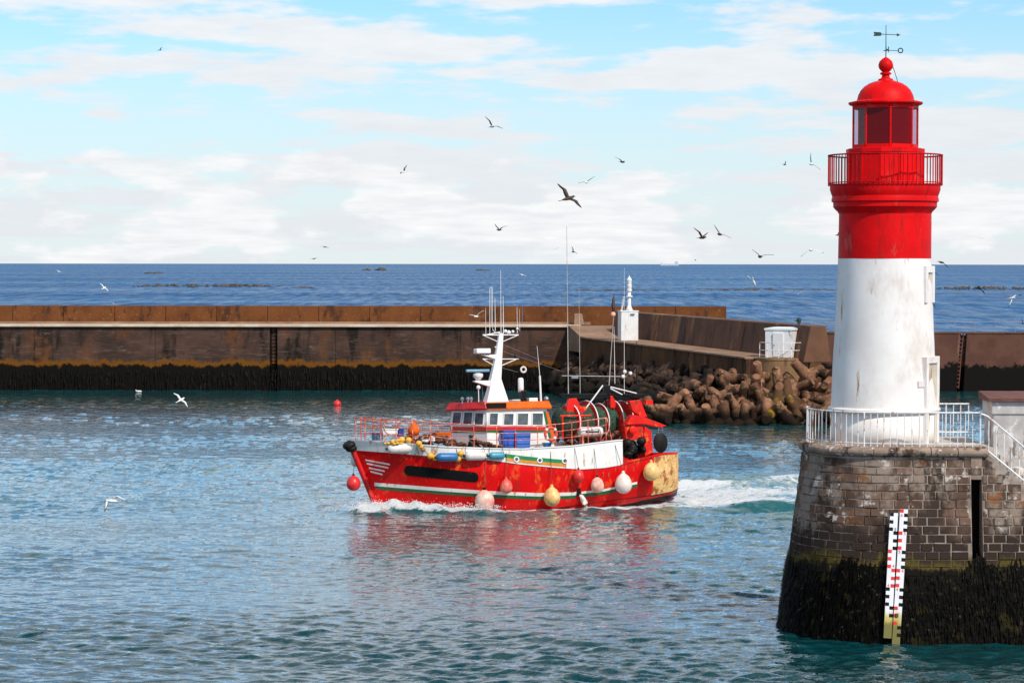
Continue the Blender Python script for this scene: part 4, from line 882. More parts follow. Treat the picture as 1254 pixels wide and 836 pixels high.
    xs = np.linspace(-7.35, X_AFT, 16); b = MB(); b.loft([[(x, -half(x,1.9)+.03, 1.9), (x, half(x,1.9)-.03, 1.9)] for x in xs], cap=False, closed=False); BP(b, 'aft_deck', M['deckpaint'])
    BP(MB().prism([(X_AFT+.02,-2.3,1.7),(X_AFT+.02,2.3,1.7),(X_AFT+.02,2.42,zt(X_AFT)),(X_AFT+.02,-2.42,zt(X_AFT))],(.06,0,0)), 'bulkhead', M['hullwhite'])
    # scupper with a spout of water
    p = hullpt(708.5, 601, .02); BP(MB().box(p.x-.09,p.x+.09,p.y-.05,p.y+.02,p.z-.22,p.z+.2), 'scupper', M['black'])
    a = hullpt(709,606,.05); c_ = hullpt(714,616,.25)
    o = BP(MB().path([a, a+Vector((-.06,.10,-.05)), (a+c_)/2+Vector((0,.06,.02)), c_, c_+Vector((-.05,.05,-.3))],[.05,.09,.12,.15,.2],8), 'spout', M['foamy'], smooth=True); o['kind'] = 'stuff'
M['deckpaint'] = mat('worn_deck_paint', (.30,.13,.08), .8, (.16,.08,.06), ns=2.5, bump=.01, bs=10)
M['foamy'] = mat('white_water', (.80,.72,.66), .7, bump=.08, bs=12)
hull()

WY = 1.5; ROOF0 = bl(630,501,WY+.1)[1]; ROOF1 = bl(630,491,WY)[1]
KX0 = bl(596, 512, WY)[0]; KXA = bl(672, 512, WY)[0]; KX1 = bl(580.4, 512, .80)[0]; KX2 = bl(551.5, 512, -.85)[0]
WPOLY = [(KXA,WY),(KX0,WY),(KX1,.80),(KX2,-.85),(KX0,-WY),(KXA,-WY)]
def wallpt(px, py, off=.0):
    o = BMI @ CP; d = BMI.to_3x3() @ ray(px, py); best = None
    for a, b in zip(WPOLY[:3], WPOLY[1:4]):
        n = Vector((-(b[1]-a[1]), b[0]-a[0], 0)).normalized(); t = n.dot(Vector((a[0],a[1],0))-o)/n.dot(d); p = o + d*t
        q = (p.x-a[0])*(b[0]-a[0])+(p.y-a[1])*(b[1]-a[1]); q /= (b[0]-a[0])**2+(b[1]-a[1])**2
        e = max(0, -q, q-1)
        if best is None or e < best[0]: best = (e, p, n)
    return best[1] + best[2]*off, best[2]
def wheelhouse():
    sl = lambda z, k=0: [(x + (-.22*(3.9-z) if x < KX0-1 else 0), y, z) for x, y in WPOLY]
    wh = BP(MB().loft([[(x,y,2.5) for x,y,_ in [(a,b,c) for a,b,c in sl(2.6)]],[(x,y,3.9) for x,y in WPOLY],[(x - (.05 if x > KX0+.05 else 0) + (.1 if x < KX0-1 else 0),y,ROOF0+.02) for x,y in WPOLY]]), 'wheelhouse', M['hullwhite'])
    def quadp(pts, off, th, name, m_, par=wh):
        a = [wallpt(px, py, off) for px, py in pts]; return BP(MB().prism([q for q, _ in a], a[0][1]*th), name, m_, parent=par)
    wins = [(555.2,565,504.8,519.6),(568.5,578.8,504.8,519.8),(582,592.2,505.5,519.6),(599.5,609,506,519.8),(617,628.2,506.5,520),(633.8,646.2,506.2,520),(652,664.2,506,520)]
    for i, (a, c, y0, y1) in enumerate(wins):
        s = 1.4*(1-i/6.0)+.3
        pane = quadp([(a-s*.5,y1),(c-s*.5,y1),(c+s*.5,y0),(a+s*.5,y0)], .004, .012, 'window', M['winglass'])
        for pts in ([(a-s*.5-.9,y1+.9),(c-s*.5+.9,y1+.9),(c-s*.5+.9,y1),(a-s*.5-.9,y1)], [(a+s*.5-.9,y0),(c+s*.5+.9,y0),(c+s*.5+.9,y0-.9),(a+s*.5-.9,y0-.9)],
                    [(a-s*.5-.9,y1),(a-s*.5,y1),(a+s*.5,y0),(a+s*.5-.9,y0)], [(c-s*.5,y1),(c-s*.5+.9,y1),(c+s*.5+.9,y0),(c+s*.5,y0)]):
            quadp(pts, .004, .04, 'frame', M['whip'], pane)
    for y0, y1, m_, nm in ((522.2,526.4,M['red'],'red_band'),(526.4,529.6,M['dkgreen'],'green_band')):
        for a, c in ((551.8,580.2),(580.6,595.8),(596.2,671)): quadp([(a,y1),(c,y1+.2),(c,y0+.2),(a+.5,y0)], .004, .014, nm, m_)
    quadp([(665.2,503.5),(668,503.5),(676.5,541),(673,541)], .006, .014, 'green_band', M['dkgreen']); quadp([(668,503.5),(671.2,503.5),(681,541),(676.5,541)], .006, .014, 'orange_band', M['orange'])
    for x in np.linspace(KXA+.5, KX0-.5, 4): MB().box(x-.22,x+.22,-WY-.02,-WY+.05,ROOF0-.66,ROOF0-.14).obj('window', M['winglass'], wh)
    MB().box(KXA-.03+.1,KXA+.1,-.4,.4,2.7,ROOF0-.15).obj('door', M['whip'], wh)
    def grow(pts, k): 
        c = Vector((sum(p[0] for p in pts)/len(pts), 0)); return [(p[0]+(k if p[0] > KX0-.6 else -k)*(1 if abs(p[1]) < WY-.01 else .0 if p[0] > KXA+.5 else 1), p[1]+k*(1 if p[1] > 0 else -1)) for p in pts]
    fr = [(KX0-.003,WY),(KX0+.1,WY),(KX1,.80),(KX2,-.85),(KX0+.1,-WY),(KX0-.003,-WY)]
    def front(k, z): return [(x+(k if i in (2,3) else 0), y+(k if y > 0 else -k), z) for i, (x,y) in enumerate(fr)]
    BP(MB().loft([front(.14,ROOF0), front(.17,ROOF0+.07), front(.02,ROOF1)]), 'roof_front', M['red'])  # red is the roof's shaded tone, put into its colour
    ra = lambda k, z: [(KX0-.006,WY+k,z),(KXA-k*.6,WY+k,z),(KXA-k*.6,-WY-k,z),(KX0-.006,-WY-k,z)]
    BP(MB().loft([ra(.14,ROOF0), ra(.16,ROOF0+.07), ra(.03,ROOF1-.02)]), 'roof_aft', M['orange'])  # same roof in orange: its sunlit tone put into the colour
    a, b_ = bl(596,493.5,WY+.17), bl(620,499.2,WY+.17); BP(MB().box(b_[0],a[0],WY+.10,WY+.19,b_[1],a[1]), 'roof_lamp', M['black'])
    # things bolted to the roof
    R = ROOF1-.02
    for px, w_, h_, m_ in ((630,.42,.10,'steelgrey'),(651,.42,.16,'whip'),(640,.22,.5,'black')):
        x, z = bl(px, 490, .6); BP(MB().box(x-w_/2,x+w_/2,.45,.85,R-.04,R+h_), 'roof_box', M[m_], bevel=.02)
    x, _ = bl(638, 480, .6); BP(MB().lathe([(.12,R+.44),(.13,R+.6),(.13,R+1.0),(.08,R+1.08)],14,(x,.6,0)), 'exhaust_pipe', M['whip'], smooth=True)
    x, _ = bl(662, 470, .9); BP(MB().tube((x,.9,R-.02),(x+.03,.9,R+1.15),.05,.045).tube((x+.03,.9,R+1.15),(x+.13,.9,R+2.5),.016,.008,n=5), 'aerial', M['whip'])
    for px in (566,573,577): x, _ = bl(px, 490, .2); BP(MB().lathe([(.04,R-.02),(.04,R+.10),(.08,R+.12),(.09,R+.2),(.04,R+.26)],10,(x,.2,0)), 'deck_light', M['steelgrey'])
    x, _ = bl(586, 480, .4); BP(MB().tube((x,.4,R-.02),(x,.4,R+.62),.02,n=6).ball((x,.4,R+.68),.10,10,6), 'searchlight', M['whip'])
    x, _ = bl(669, 488, 1.2); BP(MB().ball((x,1.2,R+.1),.12,10,6).tube((x,1.2,R-.02),(x,1.2,R+.06),.06), 'deck_light', M['steelgrey'])
wheelhouse()

def mast():
    mp = lambda px, py, y=0.0: (lambda q: Vector((q[0], y, q[1])))(bl(px, py, y))
    def sect(py, a, c, wy): p, q = mp(a,py), mp(c,py); return [(p.x,-wy,p.z),(q.x,-wy,q.z),(q.x,wy,q.z),(p.x,wy,p.z)]
    ms = BP(MB().loft([sect(495,593,621.5,.32), sect(478,597.5,616.5,.24), sect(464,600,612.5,.18), sect(440,605.5,614,.13), sect(408,611,616,.09)]), 'mast', M['whip'], bevel=.02)
    K = lambda b, n, m_='whip', **k: b.obj(n, M[m_], ms, **k)
    def arm(p, q, r, n='bracket', m_='whip'): K(MB().tube(p, q, r), n, m_)
    # lower radar
    K(MB().prism([mp(579,466,-.15),mp(607,466,-.15),mp(609,473,-.15),mp(600,474,-.15),mp(579,467.5,-.15)],(0,.3,0)), 'radar_bracket')
    c = mp(585.5,462); K(MB().lathe([(.09,-.12),(.2,0),(.23,.06),(.22,.16),(.08,.2)],16,c), 'radar_pedestal', smooth=True, auto=35)
    a, b_ = mp(571,454,.05), mp(599.5,454,.05); K(MB().box(b_.x,a.x,-.07,.1,a.z-.06,a.z+.06), 'radar_scanner', 'scanner', bevel=.03)
    # upper radome box
    K(MB().prism([mp(588,434.5,-.12),mp(611,434,-.12),mp(611,440,-.12),mp(606,440,-.12)],(0,.24,0)), 'radar_bracket')
    a, b_ = mp(582.5,433,.1), mp(600,426.5,.1); K(MB().box(b_.x,a.x,-.25,.25,a.z,b_.z), 'radome', bevel=.05)
    # crosstrees
    for (pa, pb, py) in ((591,635,439.5),): arm(mp(pa,py), mp(pb,py), .022, 'crosstree')
    arm(mp(592,440), mp(604,447), .022); arm(mp(632,440), mp(613,448), .022)
    K(MB().lathe([(.05,0),(.06,.1),(.03,.16)],8,mp(631,438)), 'lamp', 'black')
    arm(mp(591,410), mp(635,410), .028, 'crosstree'); arm(mp(592,410.5), mp(609,418), .02); arm(mp(634,410.5), mp(616,418), .02)
    arm(mp(595,410), mp(612,406.5), .02); arm(mp(606,424.5), mp(613,427), .03)
    K(MB().path([mp(602.5,352), mp(602.5,398), mp(603.5,404), mp(607,407.5), mp(612,407.5)], .017), 'loop_aerial'); K(MB().path([mp(602.6,352), mp(601.2,351.3), mp(599.8,353), mp(599.8,409)], .013), 'loop_aerial')
    for px, y0, y1, r in ((595,377,410,.012),(606.5,365,405,.018),(613.5,331,408,.016),(616.5,362,408,.02),(633.5,376,408,.014),(636.5,378,405,.008)):
        p, q = mp(px,y1), mp(px-.4,y0); K(MB().tube(p, q, r, r*.5, n=5), 'whip_aerial')
    for px, py, r in ((619,405.5,.08),(623,407,.10),(628,406,.07),(633.5,402.5,.06)): K(MB().ball(mp(px,py),r,10,6), 'lamp')
    # rigging
    for p, q in ((mp(616,430), mp(690,455,.5)), (mp(614,450), mp(634,455.5,.3)), (mp(612,420), mp(660,440,.3)), (mp(590,470), mp(592,493,.6))): BP(MB().tube(p, q, .007, n=4), 'stay', M['steelgrey'])
M['scanner'] = mat('blue_scanner', (.10,.25,.36), .4, (.16,.32,.42), ns=4)
mast()

def rails():
    tp = [(441,511.5),(470,513),(505,515),(555,518.5),(608,521.5),(657,521.5),(690,518.5),(743,511.3)]
    def onrail(px, py, y_off=.0):
        y = 2.0
        for _ in range(8):
            x, z = bl(px, py, y); y = half(x, 2.9) + y_off
        return Vector((x, y, z))
    top = [onrail(*p) for p in tp]
    xs = [p.x for p in reversed(top)]; zz = [p.z for p in reversed(top)]
    for sd in (1,-1):
        R_ = empty_rail = boat
        fl = lambda v: Vector((v.x, v.y*sd, v.z))
        n = 30; x0, x1 = xs[0], xs[-1]; L_ = []
        for i in range(n+1): x = x0+(x1-x0)*i/n; L_.append(x)
        rail = lambda f: [Vector((x, sd*half(x,2.9), zt(x)+.05 + (lerp(xs,zz,x)-zt(x)-.05)*f)) for x in L_]
        tr = BP(MB().path(rail(1), .024), 'top_rail', M['railred'])
        for f in (.36,.68): MB().path(rail(f), .015).obj('mid_rail', M['railred'], tr)
        for px in (442,466,485,505,527,553,580,608,631,658,680,700,720,742):
            p = onrail(px, 520); x = min(max(p.x,x0),x1); y = sd*half(x,2.9); MB().tube((x,y,zt(x)),(x,y,lerp(xs,zz,x)),.024).obj('stanchion', M['railred'], tr)
        q = rail(1)[0]; MB().tube(q, (q.x-.22,q.y,zt(X_AFT)+.02), .024).obj('stanchion', M['railred'], tr)
    q1, q2 = rail(1)[-1], Vector((rail(1)[-1].x, -rail(1)[-1].y, rail(1)[-1].z))
    BP(MB().tube(q1, q2, .024), 'bow_rail', M['railred'])
rails()

z3 = lambda zx, zy: (660+zx/6.967, 460+zy/6.967)
def gp3(zx, zy, y): x, z = bl(*z3(zx, zy), y); return Vector((x, y, z))
M['polemat'] = mat('weathered_pole', (.50,.45,.40), .5, (.36,.30,.26), ns=2)
def gear():
    def plate(pts, y, th, name, m_='gred', par=boat): return BP(MB().prism([gp3(a,b,y) for a,b in pts], (0,-th,0)), name, M[m_], parent=par, bevel=.015)
    for y in (1.75,-1.35):
        g = plate([(772,212),(865,205),(925,350),(880,352),(800,300)], y, .34, 'gantry_leg')
        plate([(745,415),(800,330),(880,345),(1090,425),(1040,440),(905,412)], y+.06, .5, 'gantry_shelf')
        plate([(728,418),(878,412),(905,498),(898,540),(745,552)], y-.08, .45, 'winch_box')
        plate([(902,430),(958,468),(975,655),(905,690),(896,540)], y, .2, 'gantry_post')
        c = gp3(800,462,y+.1); BP(MB().lathe([(.16,-.1),(.18,.06),(.1,.1)],14,c,axis=(0,1,0)), 'winch_cap', M['gred'])
    BP(MB().box(*sorted((gp3(790,230,0).x,gp3(850,230,0).x)),-1.6,1.7,gp3(800,250,0).z,gp3(800,212,0).z), 'gantry_beam', M['gred'])
    plate([(200,152),(235,186),(800,200),(852,182),(945,168),(900,152)], .35, .5, 'boom', 'black')
    plate([(560,82),(612,82),(622,200),(552,200)], .2, .2, 'king_post', 'black')
    plate([(255,196),(322,190),(352,255),(420,275),(300,390),(232,392),(238,262)], .9, .2, 'forward_post'); plate([(610,170),(628,170),(658,222),(652,275),(612,275)], .5, .15, 'gantry_bracket')
    BP(MB().tube(gp3(572,180,.3), gp3(572,330,.3), .04), 'gantry_bracket', M['black'])
    for a, b, r in (((545,82),(330,372),.035),((610,95),(835,150),.03),((610,108),(710,160),.03)): BP(MB().tube(gp3(*a,.6), gp3(*b,.6), r), 'strut', M['whip'])
    # net drums, axis fore and aft
    cz = gp3(400,395,.2).z; x0, x1 = gp3(130,390,.2).x, gp3(735,390,.2).x
    dr = BP(MB().lathe([(.55,0),(.62,.3),(.74,.9),(.70,1.4),(.78,2.0),(.66,2.6),(.6,abs(x1-x0))],22,(x1,.2,cz),axis=(1,0,0)), 'net_drum', M['net_green'], smooth=True)
    dr.matrix_local = Matrix.Translation(((x0+x1)/2,.2,cz)) @ Matrix.Rotation(math.radians(14),4,'Z') @ Matrix.Translation((-(x0+x1)/2,-.2,-cz))
    for zx, r in ((235,.86),(395,.98),(520,.84),(640,1.02),(745,.95)):
        x = gp3(zx,390,.2).x; MB().lathe([(r,-.03),(r,.03)],30,(x,.2,cz),axis=(1,0,0)).obj('drum_flange', M['gred'], dr); MB().torus((x,.2,cz),r,.03,(1,0,0),36,6).obj('flange_rim', M['whip'], dr)
    b = MB()
    for i in range(70):
        p = (random.uniform(x1,x0), random.uniform(-.6,1.2), random.uniform(2.95,3.45)); b.ball(p, (random.uniform(.08,.25),random.uniform(.08,.2),random.uniform(.05,.15)),7,5)
    o = b.obj('loose_netting', M['net_brown'], boat); o['kind'] = 'stuff'
    BP(MB().tube((x0,1.25,3.0),(x0,1.25,4.05),.04).tube((x0-.9,1.25,3.0),(x0-.9,1.25,4.05),.04).tube((x0+.1,1.25,4.05),(x0-1.4,1.25,4.05),.04), 'drum_frame', M['gred'])
    # tall thin poles
    def pole(px, y0, y1, r, y, nm='pole', m_='whip', lean=0): a, b_ = bl(px, y1, y), bl(px+lean, y0, y); BP(MB().tube((a[0],y,a[1]),(b_[0],y,b_[1]),r,r*.45,n=6), nm, M[m_])
    pole(696, 277, 484, .022, .3, 'pole', 'polemat', lean=-2); pole(710.5, 352, 484, .016, -.6, 'pole', 'polemat', lean=-1.5); pole(745, 378, 484, .024, -.2, 'pole', 'polemat', lean=7); pole(753, 400, 470, .016, -.2, lean=-1); pole(779.5, 418, 484, .03, .6, 'pole', 'black')
    pole(764.5, 328, 484, .012, -.9, 'whip_aerial')
    a, b_ = bl(688,460,.3), bl(768,461,.3); BP(MB().tube((a[0],.3,a[1]),(b_[0],.3,b_[1]),.015), 'spreader', M['steelgrey']); 
    a, b_ = bl(700,462,.3), bl(705,461,.3); BP(MB().box(b_[0]-.1,a[0],.22,.36,a[1]-.05,a[1]+.04), 'spreader_light', M['steelgrey'])
    for px, py in ((765,455),(772,457),(763,461)): a = bl(px,py,.5); BP(MB().ball((a[0],.5,a[1]),.09,9,6), 'deck_light', M['whip'])
    # black net bag over the stern
    b = MB()
    for i in range(60):
        c = gp3(random.gauss(790,50), random.gauss(620,32), random.uniform(.2,1.9)); b.ball(c,(random.uniform(.1,.28),random.uniform(.1,.3),random.uniform(.08,.22)),8,6)
    o = b.obj('stern_netting', M['rubber'], boat, smooth=True); o['kind'] = 'stuff'
M['gred'] = mat('gantry_red', (.75,.02,.012), .4, (.66,.012,.01), ns=1.5, stains=[((.80,.14,.03),3,.6,.75,Z1),((.25,.04,.02),5,.64,.74,(1,1,.4))], bump=.008, bs=6, spec=.15)
gear()

# loose things carried on board: each its own thing, placed from boat coordinates
def bthing(name, loc, label, cat, group=None):
    o = empty(name, (0,0,0), label, cat, group); o.matrix_world = BM @ Matrix.Translation(loc); return o
def flag_and_door():
    a = bl(752, 371, -.2); t = bthing('pennant', (a[0],-.2,a[1]-.4), 'small dark furled flag at the top of the leaning white pole', 'flag')
    MB().loft([[(-.02,-.01,0),(.10,0,.02),(.02,.03,0)],[(-.06,-.04,.25),(.14,0,.3),(.02,.06,.28)],[(-.05,-.02,.55),(.08,0,.6),(.0,.04,.58)],[(-.02,0,.85),(.01,0,.86),(0,.01,.85)]]).obj('cloth', M['darkrope'], t, smooth=True)
    MB().ball((.06,0,-.12),.12,10,6).obj('float', M['pink'], t)
    a = gp3(1037,570,.3); t = bthing('trawl_door', a, 'dark oval steel trawl door hanging from the stern gantry', 'trawl door')
    MB().lathe([(.02,-.09),(.75,-.07),(.98,-.05),(1.0,0),(.98,.05),(.75,.07),(.02,.09)],28,(0,0,0),axis=(0,1,0)).obj('plate', M['rubber'], t, smooth=True, auto=35).scale = (.34,1.4,.47)
    for dx in (-.12,.1): MB().tube((dx,0,.42),(dx*.6,0,.85),.02).obj('chain', M['steelgrey'], t)
    MB().box(-.16,.16,-.16,-.09,-.06,.06).obj('bracket', M['steelgrey'], t)
    x0, z0 = bl(708.5,529,1.75); x1, _ = bl(737.5,529,1.75); t = bthing('life_raft', ((x0+x1)/2,1.75,z0), 'white life raft canister on its cradle by the shelter deck rail', 'life raft'); L_ = abs(x1-x0)/2
    MB().lathe([(.08,-L_),(.2,-L_+.03),(.235,-L_+.12),(.235,L_-.12),(.2,L_-.03),(.08,L_)],20,(0,0,0),axis=(1,0,0)).obj('canister', M['white_vinyl'], t, smooth=True, auto=40)
    MB().lathe([(.243,-.03),(.243,.03)],20,(0,0,0),axis=(1,0,0)).obj('strap', M['rope'], t); MB().box(-.32,.32,.236,.25,-.02,.04).obj('label_strip', M['black'], t)
    MB().box(-L_+.1,-L_+.18,-.2,.2,-.55,-.16).box(L_-.18,L_-.1,-.2,.2,-.55,-.16).obj('cradle', M['railred'], t)
    a = bl(673,531,2.36); t = bthing('lifebuoy', (a[0],2.52,a[1]), 'round red lifebuoy hung on the rail aft of the wheelhouse', 'lifebuoy')
    MB().torus((0,0,0),.27,.065,(0,1,0),32,10).obj('ring', M['lifered'], t, smooth=True)
    for q in range(4): MB().lathe([(.075,-.05),(.075,.05)],10,(.27*math.cos(q*1.5708+.78),0,.27*math.sin(q*1.5708+.78)),axis=(-math.sin(q*1.5708+.78),0,math.cos(q*1.5708+.78))).obj('band', M['white_vinyl'], t)
    a = bl(641,452.5,.3); t = bthing('lifebuoy', (a[0],.3,a[1]), 'pale grey ring hung on a stay behind the mast', 'ring'); MB().torus((0,0,0),.12,.045,(0,1,0),20,8).obj('ring', M['white_vinyl'], t, smooth=True)
M['lifered'] = mat('lifebuoy_red', (.75,.045,.03), .45, (.7,.1,.06), ns=5)
flag_and_door()
def crate(px0, px1, py0, py1, y, dep, m_, label, cat='crate', taper=.9):
    a, b_ = bl(px0, py1, y), bl(px1, py0, y); x0, x1 = b_[0], a[0]; zb = a[1]; h = b_[1]-a[1]; c = ((x0+x1)/2, y-dep/2, zb); w_ = (x1-x0)/2; d = dep/2
    t = bthing('fish_box', c, label, cat); k = taper
    ring = lambda kx, z, e=0: [(-w_*kx-e,-d*kx-e,z),(w_*kx+e,-d*kx-e,z),(w_*kx+e,d*kx+e,z),(-w_*kx-e,d*kx+e,z)]
    MB().loft([ring(k,0), ring(1,h-.05)], cap=True).obj('tub', M[m_], t, bevel=.02)
    MB().loft([ring(1,h-.05,.025), ring(1,h,.025), ring(.93,h), ring(.9,h-.04)], cap=True).obj('rim', M[m_], t)
def cargo():
    crate(617.5,630,526.5,548,1.95,.5,'blue_crate','tall blue plastic tub beside the wheelhouse, left of its twin'); crate(632.5,650,528.5,548.5,2.0,.6,'blue_crate2','wide lighter blue plastic tub beside the wheelhouse')
    crate(667.5,675.5,541.5,549.5,2.1,.3,'blue_fender','small blue bucket below the red lifebuoy','bucket',.8)
    crate(459,469,529,539,.9,.5,'blue_grey','grey blue box on the foredeck near the bow','box',.97)
    for i, (a, b_) in enumerate(((469,487),)):
        crate(a,b_,524.6,532.5,1.0,.5,'white','white and blue cool box on the foredeck','cool box',.98)
    crate(488,494.5,524.5,534,.8,.35,'navy','navy blue and white box beside the cool box','box',.98)
    crate(534,552,529,536.5,.8,.5,'orange','orange fish box on the foredeck before the wheelhouse','fish box',.92); crate(537,549,536,540.5,1.2,.4,'navy','low navy blue tray under the orange fish box','tray',.95)
    a = bl(507,534,1.0); t = bthing('pear_buoy', (a[0],1.0,a[1]), 'orange pear shaped buoy standing on the foredeck', 'buoy')
    MB().lathe([(.05,0),(.22,.08),(.28,.25),(.22,.42),(.1,.55),(.05,.66),(.03,.74)],16).obj('body', M['orange'], t, smooth=True); MB().lathe([(.055,.6),(.06,.7),(.03,.76)],10).obj('eye', M['red'], t)
    def heap(px0, px1, py0, py1, y, n, m_, label, cat, name, sz=(.08,.2)):
        a, b_ = bl((px0+px1)/2, py1, y), None; t = bthing(name, (a[0],y,a[1]), label, cat); b = MB()
        for i in range(n):
            px = random.uniform(px0,px1); f = 1-abs((px-(px0+px1)/2)/((px1-px0)/2))**2; py = py1-(py1-py0)*random.random()*max(f,.15); q = bl(px,py,y); s = random.uniform(*sz)
            b.ball((q[0]-a[0],random.uniform(-.3,.3),q[1]-a[1]-s*.3),(s*1.3,s,s*.7),8,5)
        b.obj('folds', M[m_], t, smooth=True)
    heap(505,560,531,544,1.5,50,'net_brown','heap of brown netting on the foredeck by the bulwark','net','net_heap')
    heap(473,491,537,542.5,1.9,16,'yellow','bundle of yellow line on the foredeck behind the white fender','rope','rope_bundle',(.06,.11)); heap(478,500,539.5,543,1.8,14,'green','bundle of green line on the foredeck beside the yellow bundle','rope','rope_bundle',(.05,.09))
    heap(518,533,532,541,1.9,16,'white_vinyl','pile of small pale floats on the foredeck','floats','float_pile',(.06,.11)); heap(553,612,539.5,546.5,1.9,44,'net_brown','long coil of brown hose along the wheelhouse foot','hose','hose_coil',(.07,.13))
    heap(496,506,529,540,.6,12,'orange','small heap of orange gear behind the floats on the foredeck','net','net_heap',(.07,.14)); heap(574,586,531,546,2.05,14,'net_green','green and ochre rope bundle tied to the rail before the windows','rope','rope_bundle',(.06,.11))
    heap(690,735,530,546,.9,36,'net_brown','brown netting piled beneath the drums behind the rail','net','net_heap')
    # black bow fender
    a = Vector((stem(3.0)+.10,0,2.98)); t = bthing('bow_fender', a, 'black rubber fender wrapped round the stem head', 'fender')
    MB().torus((0,0,0),.16,.15,(.4,.2,1),20,10).obj('roll', M['rubber'], t, smooth=True); MB().torus((-.1,0,-.14),.15,.13,(.3,.3,1),20,10).obj('roll', M['rubber'], t, smooth=True)
M['blue_crate2'] = mat('light_blue_plastic', (.06,.17,.55), .4, (.05,.14,.48), ns=3); M['blue_grey'] = mat('blue_grey_plastic', (.10,.13,.22), .5, (.07,.09,.16), ns=3); M['navy'] = mat('navy_plastic', (.015,.03,.20), .45, (.02,.04,.26), ns=3)
cargo()

def fender(px, py, lpx, r, m_, label, ax=(1,0,0)):
    p = hullpt(px, py); L_ = lpx*.0365/2; p.y += r*.95+.05; t = bthing('fender', p, label, 'fender'); a = Vector(ax)
    MB().lathe([(r*.25,-L_),(r*.6,-L_*.93),(r*.92,-L_*.8),(r,-L_*.6),(r,L_*.6),(r*.92,L_*.8),(r*.6,L_*.93),(r*.25,L_)],18,(0,0,0),axis=a).obj('body', M[m_], t, smooth=True)
    for s in (-1,1): MB().lathe([(r*.3,-.04),(r*.3,.06)],10,a*(s*(L_+.02)),axis=a).obj('end_cap', M['black'], t)
    for s in (-1,1): MB().tube(a*(s*L_), Vector((s*L_*.8,-.12,zt(p.x)+.08-p.z)), .012, n=5).obj('rope', M['darkrope'], t)
fender(487,549,30,.205,'white_vinyl','long white cylindrical fender on the bow below the front rail'); fender(546,559.5,28,.19,'blue_fender','deep blue cylindrical fender hanging on the port bulwark',(1,0,.02))
fender(580,557.5,27,.215,'white_vinyl','white cylindrical fender between the blue and the teal fenders'); fender(606.5,557.5,20,.16,'teal_fender','short teal cylindrical fender below the blue tubs')
def bow_side():
    p = Vector((stem(2.4)+.02,-.26,2.42)); t = bthing('fender', p, 'white fender hanging behind the stem on the far bow', 'fender')
    MB().lathe([(.05,-.42),(.14,-.36),(.19,-.2),(.19,.2),(.14,.36),(.05,.42)],16).obj('body', M['white_vinyl'], t, smooth=True); MB().tube((0,0,.42),(-.15,.1,.75),.014,n=5).obj('rope', M['darkrope'], t)
bow_side()
def float_line():
    pts = [(493,538.3),(501.3,538.8),(511.5,542.8),(514.2,546.5),(516.8,550.5),(525.5,558),(531.8,560),(559.5,561.5),(563,555)]
    p0 = hullpt(*pts[2]); t = bthing('float_line', (p0.x,p0.y,p0.z), 'line of small yellow floats draped over the bow bulwark', 'floats'); prev = None; qs = []
    for i, (px, py) in enumerate(pts):
        q = hullpt(px, py, .16) if i > 1 else hullpt(px, py, -.1); q = q - p0; qs.append(q)
        r = .135 if i not in (3,4) else .10; MB().ball(q, (r*1.1,r,r), 12, 8).obj('float', M['brownfloat' if i == 4 else 'yellow'], t, smooth=True)
    MB().path(qs, .015, 5).obj('rope', M['darkrope'], t)
M['brownfloat'] = mat('brown_float', (.30,.12,.03), .5)
float_line()
M['pinkwhite'] = mat('pale_buoy', (.80,.66,.58), .4, (.78,.46,.36), ns=1.8, lo=.5, hi=.7)
def hbuoy(px, py, r, m_, label, top, pear=1.12, x=None, y=None):
    p = hullpt(px, py)
    for _ in range(4):
        q = bl(px, py, half(p.x, max(p.z, .6)) + r + .03); p = Vector((q[0], half(q[0], max(q[1],.6)) + r + .03, q[1]))
    if y is not None: q = bl(px, py, y); p = Vector((q[0], y, q[1]))
    t = bthing('buoy', p, label, 'buoy', None)
    MB().lathe([(.02,-r*1.0),(r*.45,-r*.92),(r*.8,-r*.64),(r*.98,-r*.2),(r,.1*r),(r*.9,.5*r),(r*.66,.85*r*pear),(r*.32,1.08*r*pear),(r*.16,1.2*r*pear)],22).obj('body', M[m_], t, smooth=True)
    MB().lathe([(r*.2,1.16*r*pear),(r*.2,1.3*r*pear),(r*.1,1.42*r*pear)],10).obj('eye', M['black' if m_ in ('pink','buoyred') else m_], t)
    e = bl(top[0], top[1], 0); yt = half(min(e[0],7.2), 2.9) if y is None else y; e = bl(top[0], top[1], yt)
    MB().path([(0,0,1.35*r*pear), Vector((e[0],yt,e[1]))*.5 - p*.5 + Vector((0,.03,r*.7)), Vector((e[0],yt,e[1]))-p], .012, 5).obj('rope', M['darkrope'], t)
hbuoy(433,592,.315,'buoyred','bright red round buoy hanging from the stem head at the bow',(434,556),1.0,y=.25)
hbuoy(593.5,613.5,.43,'pink','large faded pink buoy hanging at the waterline amidships',(595,550),1.0)
hbuoy(620,596.5,.28,'pinkred','small worn red and white buoy right of the large pink one',(620,552),1.15)
hbuoy(676,609.5,.37,'buoyyellow','yellow stained buoy hanging low amidships',(674,549),1.15)
hbuoy(708.5,583.5,.26,'buoyred','small plain red buoy high on the hull under the shelter deck',(703,546),1.1)
hbuoy(731.5,595,.30,'pink','medium pink buoy aft of the small red buoy',(727,546),1.15)
hbuoy(763.5,593.5,.39,'pinkwhite','largest pale buoy hanging on the port quarter',(752,541),1.15)
hbuoy(797.5,578.5,.37,'buoyyellow','yellowish buoy hanging at the corner of the transom',(796,559),1.1)

